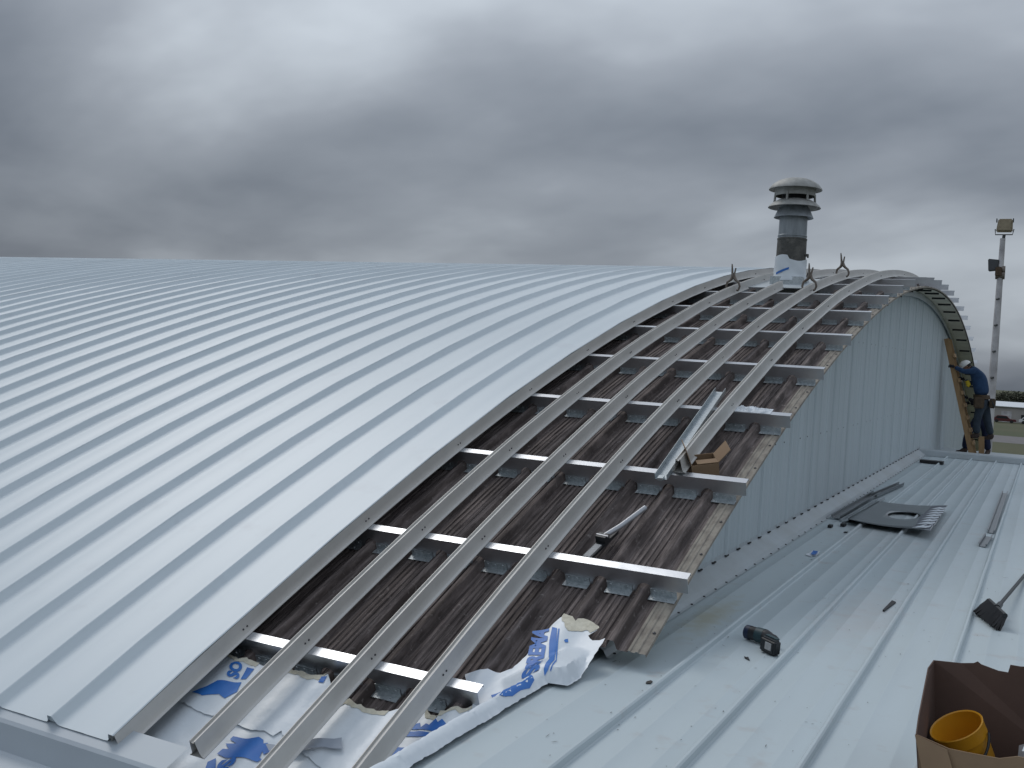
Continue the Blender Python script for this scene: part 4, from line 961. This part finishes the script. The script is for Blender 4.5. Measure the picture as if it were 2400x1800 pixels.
boot((-1.41, YP-0.12, hz(-1.06)), (-1.56, YP-0.12, hz(-1.155)), p1); boot((-1.13, YP+0.13, hz(-1.07)), (-1.30, YP+0.13, hz(-1.175)), p1)
# second worker steadying the ladder from behind
YQ = 26.75
p2 = thing('person', 'second worker in navy trousers standing behind the ladder, mostly hidden by the climber', 'person', (-1.42, YQ, H-1.56))
skin_body('trousers', [(-1.40, YQ, hz(-0.72)), (-1.40, YQ, hz(-0.60)), (-1.50, YQ-.05, hz(-0.80)), (-1.66, YQ-.08, hz(-1.12)), (-1.69, YQ-.08, hz(-1.46)), (-1.32, YQ+.05, hz(-0.80)), (-1.26, YQ+.07, hz(-1.14)), (-1.20, YQ+.07, hz(-1.46))],
          [(0, 1), (0, 2), (2, 3), (3, 4), (0, 5), (5, 6), (6, 7)], [(0.15, 0.16), (0.145, 0.16), 0.105, 0.088, 0.085, 0.105, 0.088, 0.085], 'navy', p2)
skin_body('jacket', [(-1.40, YQ, hz(-0.60)), (-1.42, YQ, hz(-0.36)), (-1.44, YQ, hz(-0.14)), (-1.45, YQ, hz(-0.02)), (-1.46, YQ-.2, hz(-0.10)), (-1.56, YQ-.25, hz(-0.34)), (-1.68, YQ-.22, hz(-0.25)), (-1.46, YQ+.2, hz(-0.10)), (-1.52, YQ+.24, hz(-0.36)), (-1.66, YQ+.16, hz(-0.38))],
          [(0, 1), (1, 2), (2, 3), (2, 4), (4, 5), (5, 6), (2, 7), (7, 8), (8, 9)], [(0.15, 0.16), (0.15, 0.165), (0.14, 0.17), 0.07, 0.08, 0.06, 0.048, 0.08, 0.06, 0.048], 'glove', p2)
glove(Vector((-1.68, YQ-.22, hz(-0.25))), (-1, 0, 0.2), (0, -1, 0.1), 1, p2); glove(Vector((-1.66, YQ+.16, hz(-0.38))), (-1, 0, 0.1), (0, 1, 0.1), -1, p2)
head((-1.48, YQ, hz(0.15)), (-0.9, 0, -0.3), p2, 'helmet')
boot((-1.69, YQ-.08, hz(-1.47)), (-1.9, YQ-.14, hz(-1.565)), p2); boot((-1.20, YQ+.07, hz(-1.47)), (-1.25, YQ-.2, hz(-1.565)), p2)

# ------------------------------------------------------------------ light pole
PX, PY_ = -2.08, 46.0
lp = thing('light_pole', 'tall pale light pole with a tan floodlight on top and a dark one below', 'light pole', (PX, PY_, 0))
put(MB().tube([(PX, PY_, 0.0), (PX, PY_, 7.0), (PX, PY_, H+6.05)], [0.185, 0.15, 0.10], 18).build('pole', 'pole', None, True), lp)
def bev(o, w_, s_=2):
    bm = bmesh.new(); bm.from_mesh(o.data); bmesh.ops.bevel(bm, geom=bm.edges[:], offset=w_, segments=s_, affect='EDGES'); bm.to_mesh(o.data); bm.free(); return o
put(MB().tube([(PX+0.02, PY_, H+6.0), (PX+0.04, PY_, H+6.18)], 0.06, 10).build('tenon', 'lampdark'), lp)
fr_ = [(-2.38, H+6.42), (-2.36, H+6.20), (-1.74, H+6.20), (-1.70, H+6.42)]
put(MB().tube([(a, PY_, b) for a, b in fr_], 0.022, 8).build('yoke', 'lampdark'), lp)
hd = MB(); hd.prism([(-0.30, -0.24), (0.30, -0.24), (0.28, 0.27), (-0.24, 0.27)], (PX+0.04, PY_-0.22, H+6.54), (1, 0, 0), (0, 0.05, 1), (0, 1, 0), 0.34)
fld = put(bev(hd.build('floodlight', 'lamp'), 0.04), lp)
MB().box((PX+0.04, PY_-0.235, H+6.54), (0.46, 0.02, 0.36)).build('lens', 'lamp', fld)
for sx in (-1, 1): MB().box((PX+0.04+sx*0.30, PY_-0.05, H+6.76), (0.04, 0.2, 0.14)).build('visor_tab', 'lampdark', fld)
put(bev(MB().prism([(-0.22, -0.24), (0.10, -0.20), (0.16, 0.22), (-0.26, 0.26)], (PX-0.22, PY_-0.15, H+4.96), (1, 0, 0), (0, 0, 1), (0, 1, 0), 0.3).build('side_floodlight', 'lampdark'), 0.03), lp)
put(bev(MB().box((PX-0.06, PY_-0.15, H+4.70), (0.24, 0.28, 0.34)).build('ballast_box', 'leather'), 0.02), lp)
for z in (H+4.78, H+4.58): put(MB().tube([(PX-.17, PY_, z), (PX+.17, PY_, z)], 0.17, 14).build('band', 'clamp'), lp)
for i in range(7): put(MB().tube([(PX-0.05, PY_-0.16, H+3.6-i*1.05), (PX+0.03, PY_-0.30, H+3.6-i*1.05)], 0.045, 8).build('step_bolt', 'lampdark'), lp)

# ------------------------------------------------------------------ background
wb = thing('long_white_building', 'long low pale building with a white roof beyond the field', 'building', (10, 238, 0))
bwall = put(MB().box((10, 240, 1.55), (52, 16, 3.1)).build('wall', 'bldg'), wb)
rf = MB(); P = [(231.6, 3.0), (231.5, 3.15), (240, 4.05), (248.5, 3.15), (248.4, 3.0)]
for (a, h1), (b, h2) in zip(P[:-1], P[1:]): rf.add([(-16.4, a, h1), (36.4, a, h1), (36.4, b, h2), (-16.4, b, h2)], [(0, 1, 2, 3)])
rf.add([(-16.4, a, h) for a, h in P], [(0, 1, 2, 3, 4)]); rf.add([(36.4, a, h) for a, h in P], [(0, 1, 2, 3, 4)])
put(rf.build('roof', 'bldgroof'), wb)
for i in range(9): (MB().box((-7.5+i*3.2, 231.96, 1.2 if i % 3 else 1.1), (1.0 if i % 3 else 1.9, 0.1, 0.9 if i % 3 else 2.2)).build('window' if i % 3 else 'door', 'pole' if i % 3 == 0 else 'carglass', bwall))
def car(x, y, m, label, L=4.3, van=False):
    c = thing('parked_car', label, 'car', (x, y, 0), 'cars parked by the pale building')
    hb_ = 0.75; top = 1.75 if van else 1.42
    side = [(-L/2, .32), (L/2, .32), (L/2, .62), (L/2-.1, hb_), (L*.22, hb_+.08), (L*.10, top-.06), (-L*.02, top), (-L*.30, top-.02), (-L*.43, hb_+.12), (-L/2+.04, hb_+.05)]
    o = MB().prism(side, (x, y-0.85, 0), (1, 0, 0), (0, 0, 1), (0, 1, 0), 1.7).build('body', m); put(bev(o, 0.06), c)
    put(MB().prism([(L*.17, hb_+.10), (L*.08, top-.12), (-L*.27, top-.12), (-L*.36, hb_+.12)], (x, y-0.875, 0), (1, 0, 0), (0, 0, 1), (0, 1, 0), 1.75).build('side_glass', 'carglass'), c)
    for wx in (-L*.31, L*.31):
        for wy in (-.8, .8): put(MB().tube([(x+wx, y+wy-.1, .32), (x+wx, y+wy+.1, .32)], 0.32, 14).build('wheel', 'dark'), c)
car(-7.6, 226, 'carred', 'dark red car parked left by the long pale building'); car(-2.8, 226.5, 'carwhite', 'white car parked second from the pole by the pale building', 4.5)
car(2.4, 226, 'carred', 'red car parked in front of the pale building at the frame edge'); car(7.6, 226.5, 'carwhite', 'white van at the right end of the parked cars', 4.8, True)
def tree(x, y, hgt, rad, label):
    t = thing('broadleaf_tree', label, 'tree', (x, y, 0), 'trees beyond the field')
    tk = MB().tube([(x, y, 0), (x+.1, y, hgt*.3), (x, y, hgt*.55)], [.28, .22, .12], 8)
    for i in range(6):
        a = i*1.05; tk.tube([(x, y, hgt*.3), (x+rad*.35*cos(a), y+rad*.35*sin(a), hgt*.52), (x+rad*.6*cos(a), y+rad*.6*sin(a), hgt*.72)], [.13, .08, .04], 5)
    put(tk.build('trunk', 'bark'), t)
    cr = MB(); cl_ = [(random.gauss(0, .42)*rad, random.gauss(0, .42)*rad, hgt*(.34+.56*random.random())) for _ in range(34)]
    for cx, cy, cz in cl_:
        kk = 1.0 - 0.5*abs(cz/hgt-.55)
        for _ in range(46):
            p = Vector((x+cx*kk, y+cy*kk, cz))+Vector((random.gauss(0, .42), random.gauss(0, .42), random.gauss(0, .34)))
            a = Vector((random.gauss(0, 1), random.gauss(0, 1), random.gauss(0, 1))).normalized(); b = a.orthogonal().normalized(); s_ = random.uniform(.12, .30)
            cr.add([p-a*s_, p+b*s_*.6, p+a*s_, p-b*s_*.6], [(0, 1, 2, 3)])
    put(cr.build('crown', 'leaf'), t)
for i, (x, y, hgt, rad, lab) in enumerate([(-10.8, 262, 6.2, 2.8, 'dark tree left of the group, half hidden by the light pole'), (-7.4, 268, 6.3, 2.8, 'middle tree of the dark clump behind the pale building'), (-4.8, 264, 6.5, 2.5, 'rightmost tree of the dark clump behind the pale building')]): tree(x, y, hgt, rad, lab)
mm = thing('far_mast', 'thin far-off mast with a small head right of the trees', 'mast', (-2.6, 300, 0))
put(MB().tube([(-2.6, 300, 0), (-2.6, 300, 8.6)], .12, 6).build('pole', 'lampdark'), mm); put(MB().box((-2.6, 300, 8.8), (.9, .4, .5)).build('head', 'lampdark'), mm)
wd_ = MB()
for i in range(4200):
    x = random.uniform(-260, 220); y = random.uniform(520, 560); z = abs(random.gauss(0, 0.8))+0.2+0.6*mnoise.noise((x*.03, 0, 0)); s_ = random.uniform(.5, 1.3)
    a = Vector((random.gauss(0, 1), random.gauss(0, .4), random.gauss(0, 1))).normalized(); b = a.orthogonal().normalized()
    wd_.add([Vector((x, y, z))-a*s_, Vector((x, y, z))+b*s_*.7, Vector((x, y, z))+a*s_, Vector((x, y, z))-b*s_*.7], [(0, 1, 2, 3)])
o = wd_.build('distant_treeline', 'leaf'); o['kind'] = 'stuff'; o['label'] = 'low dark treeline along the horizon'
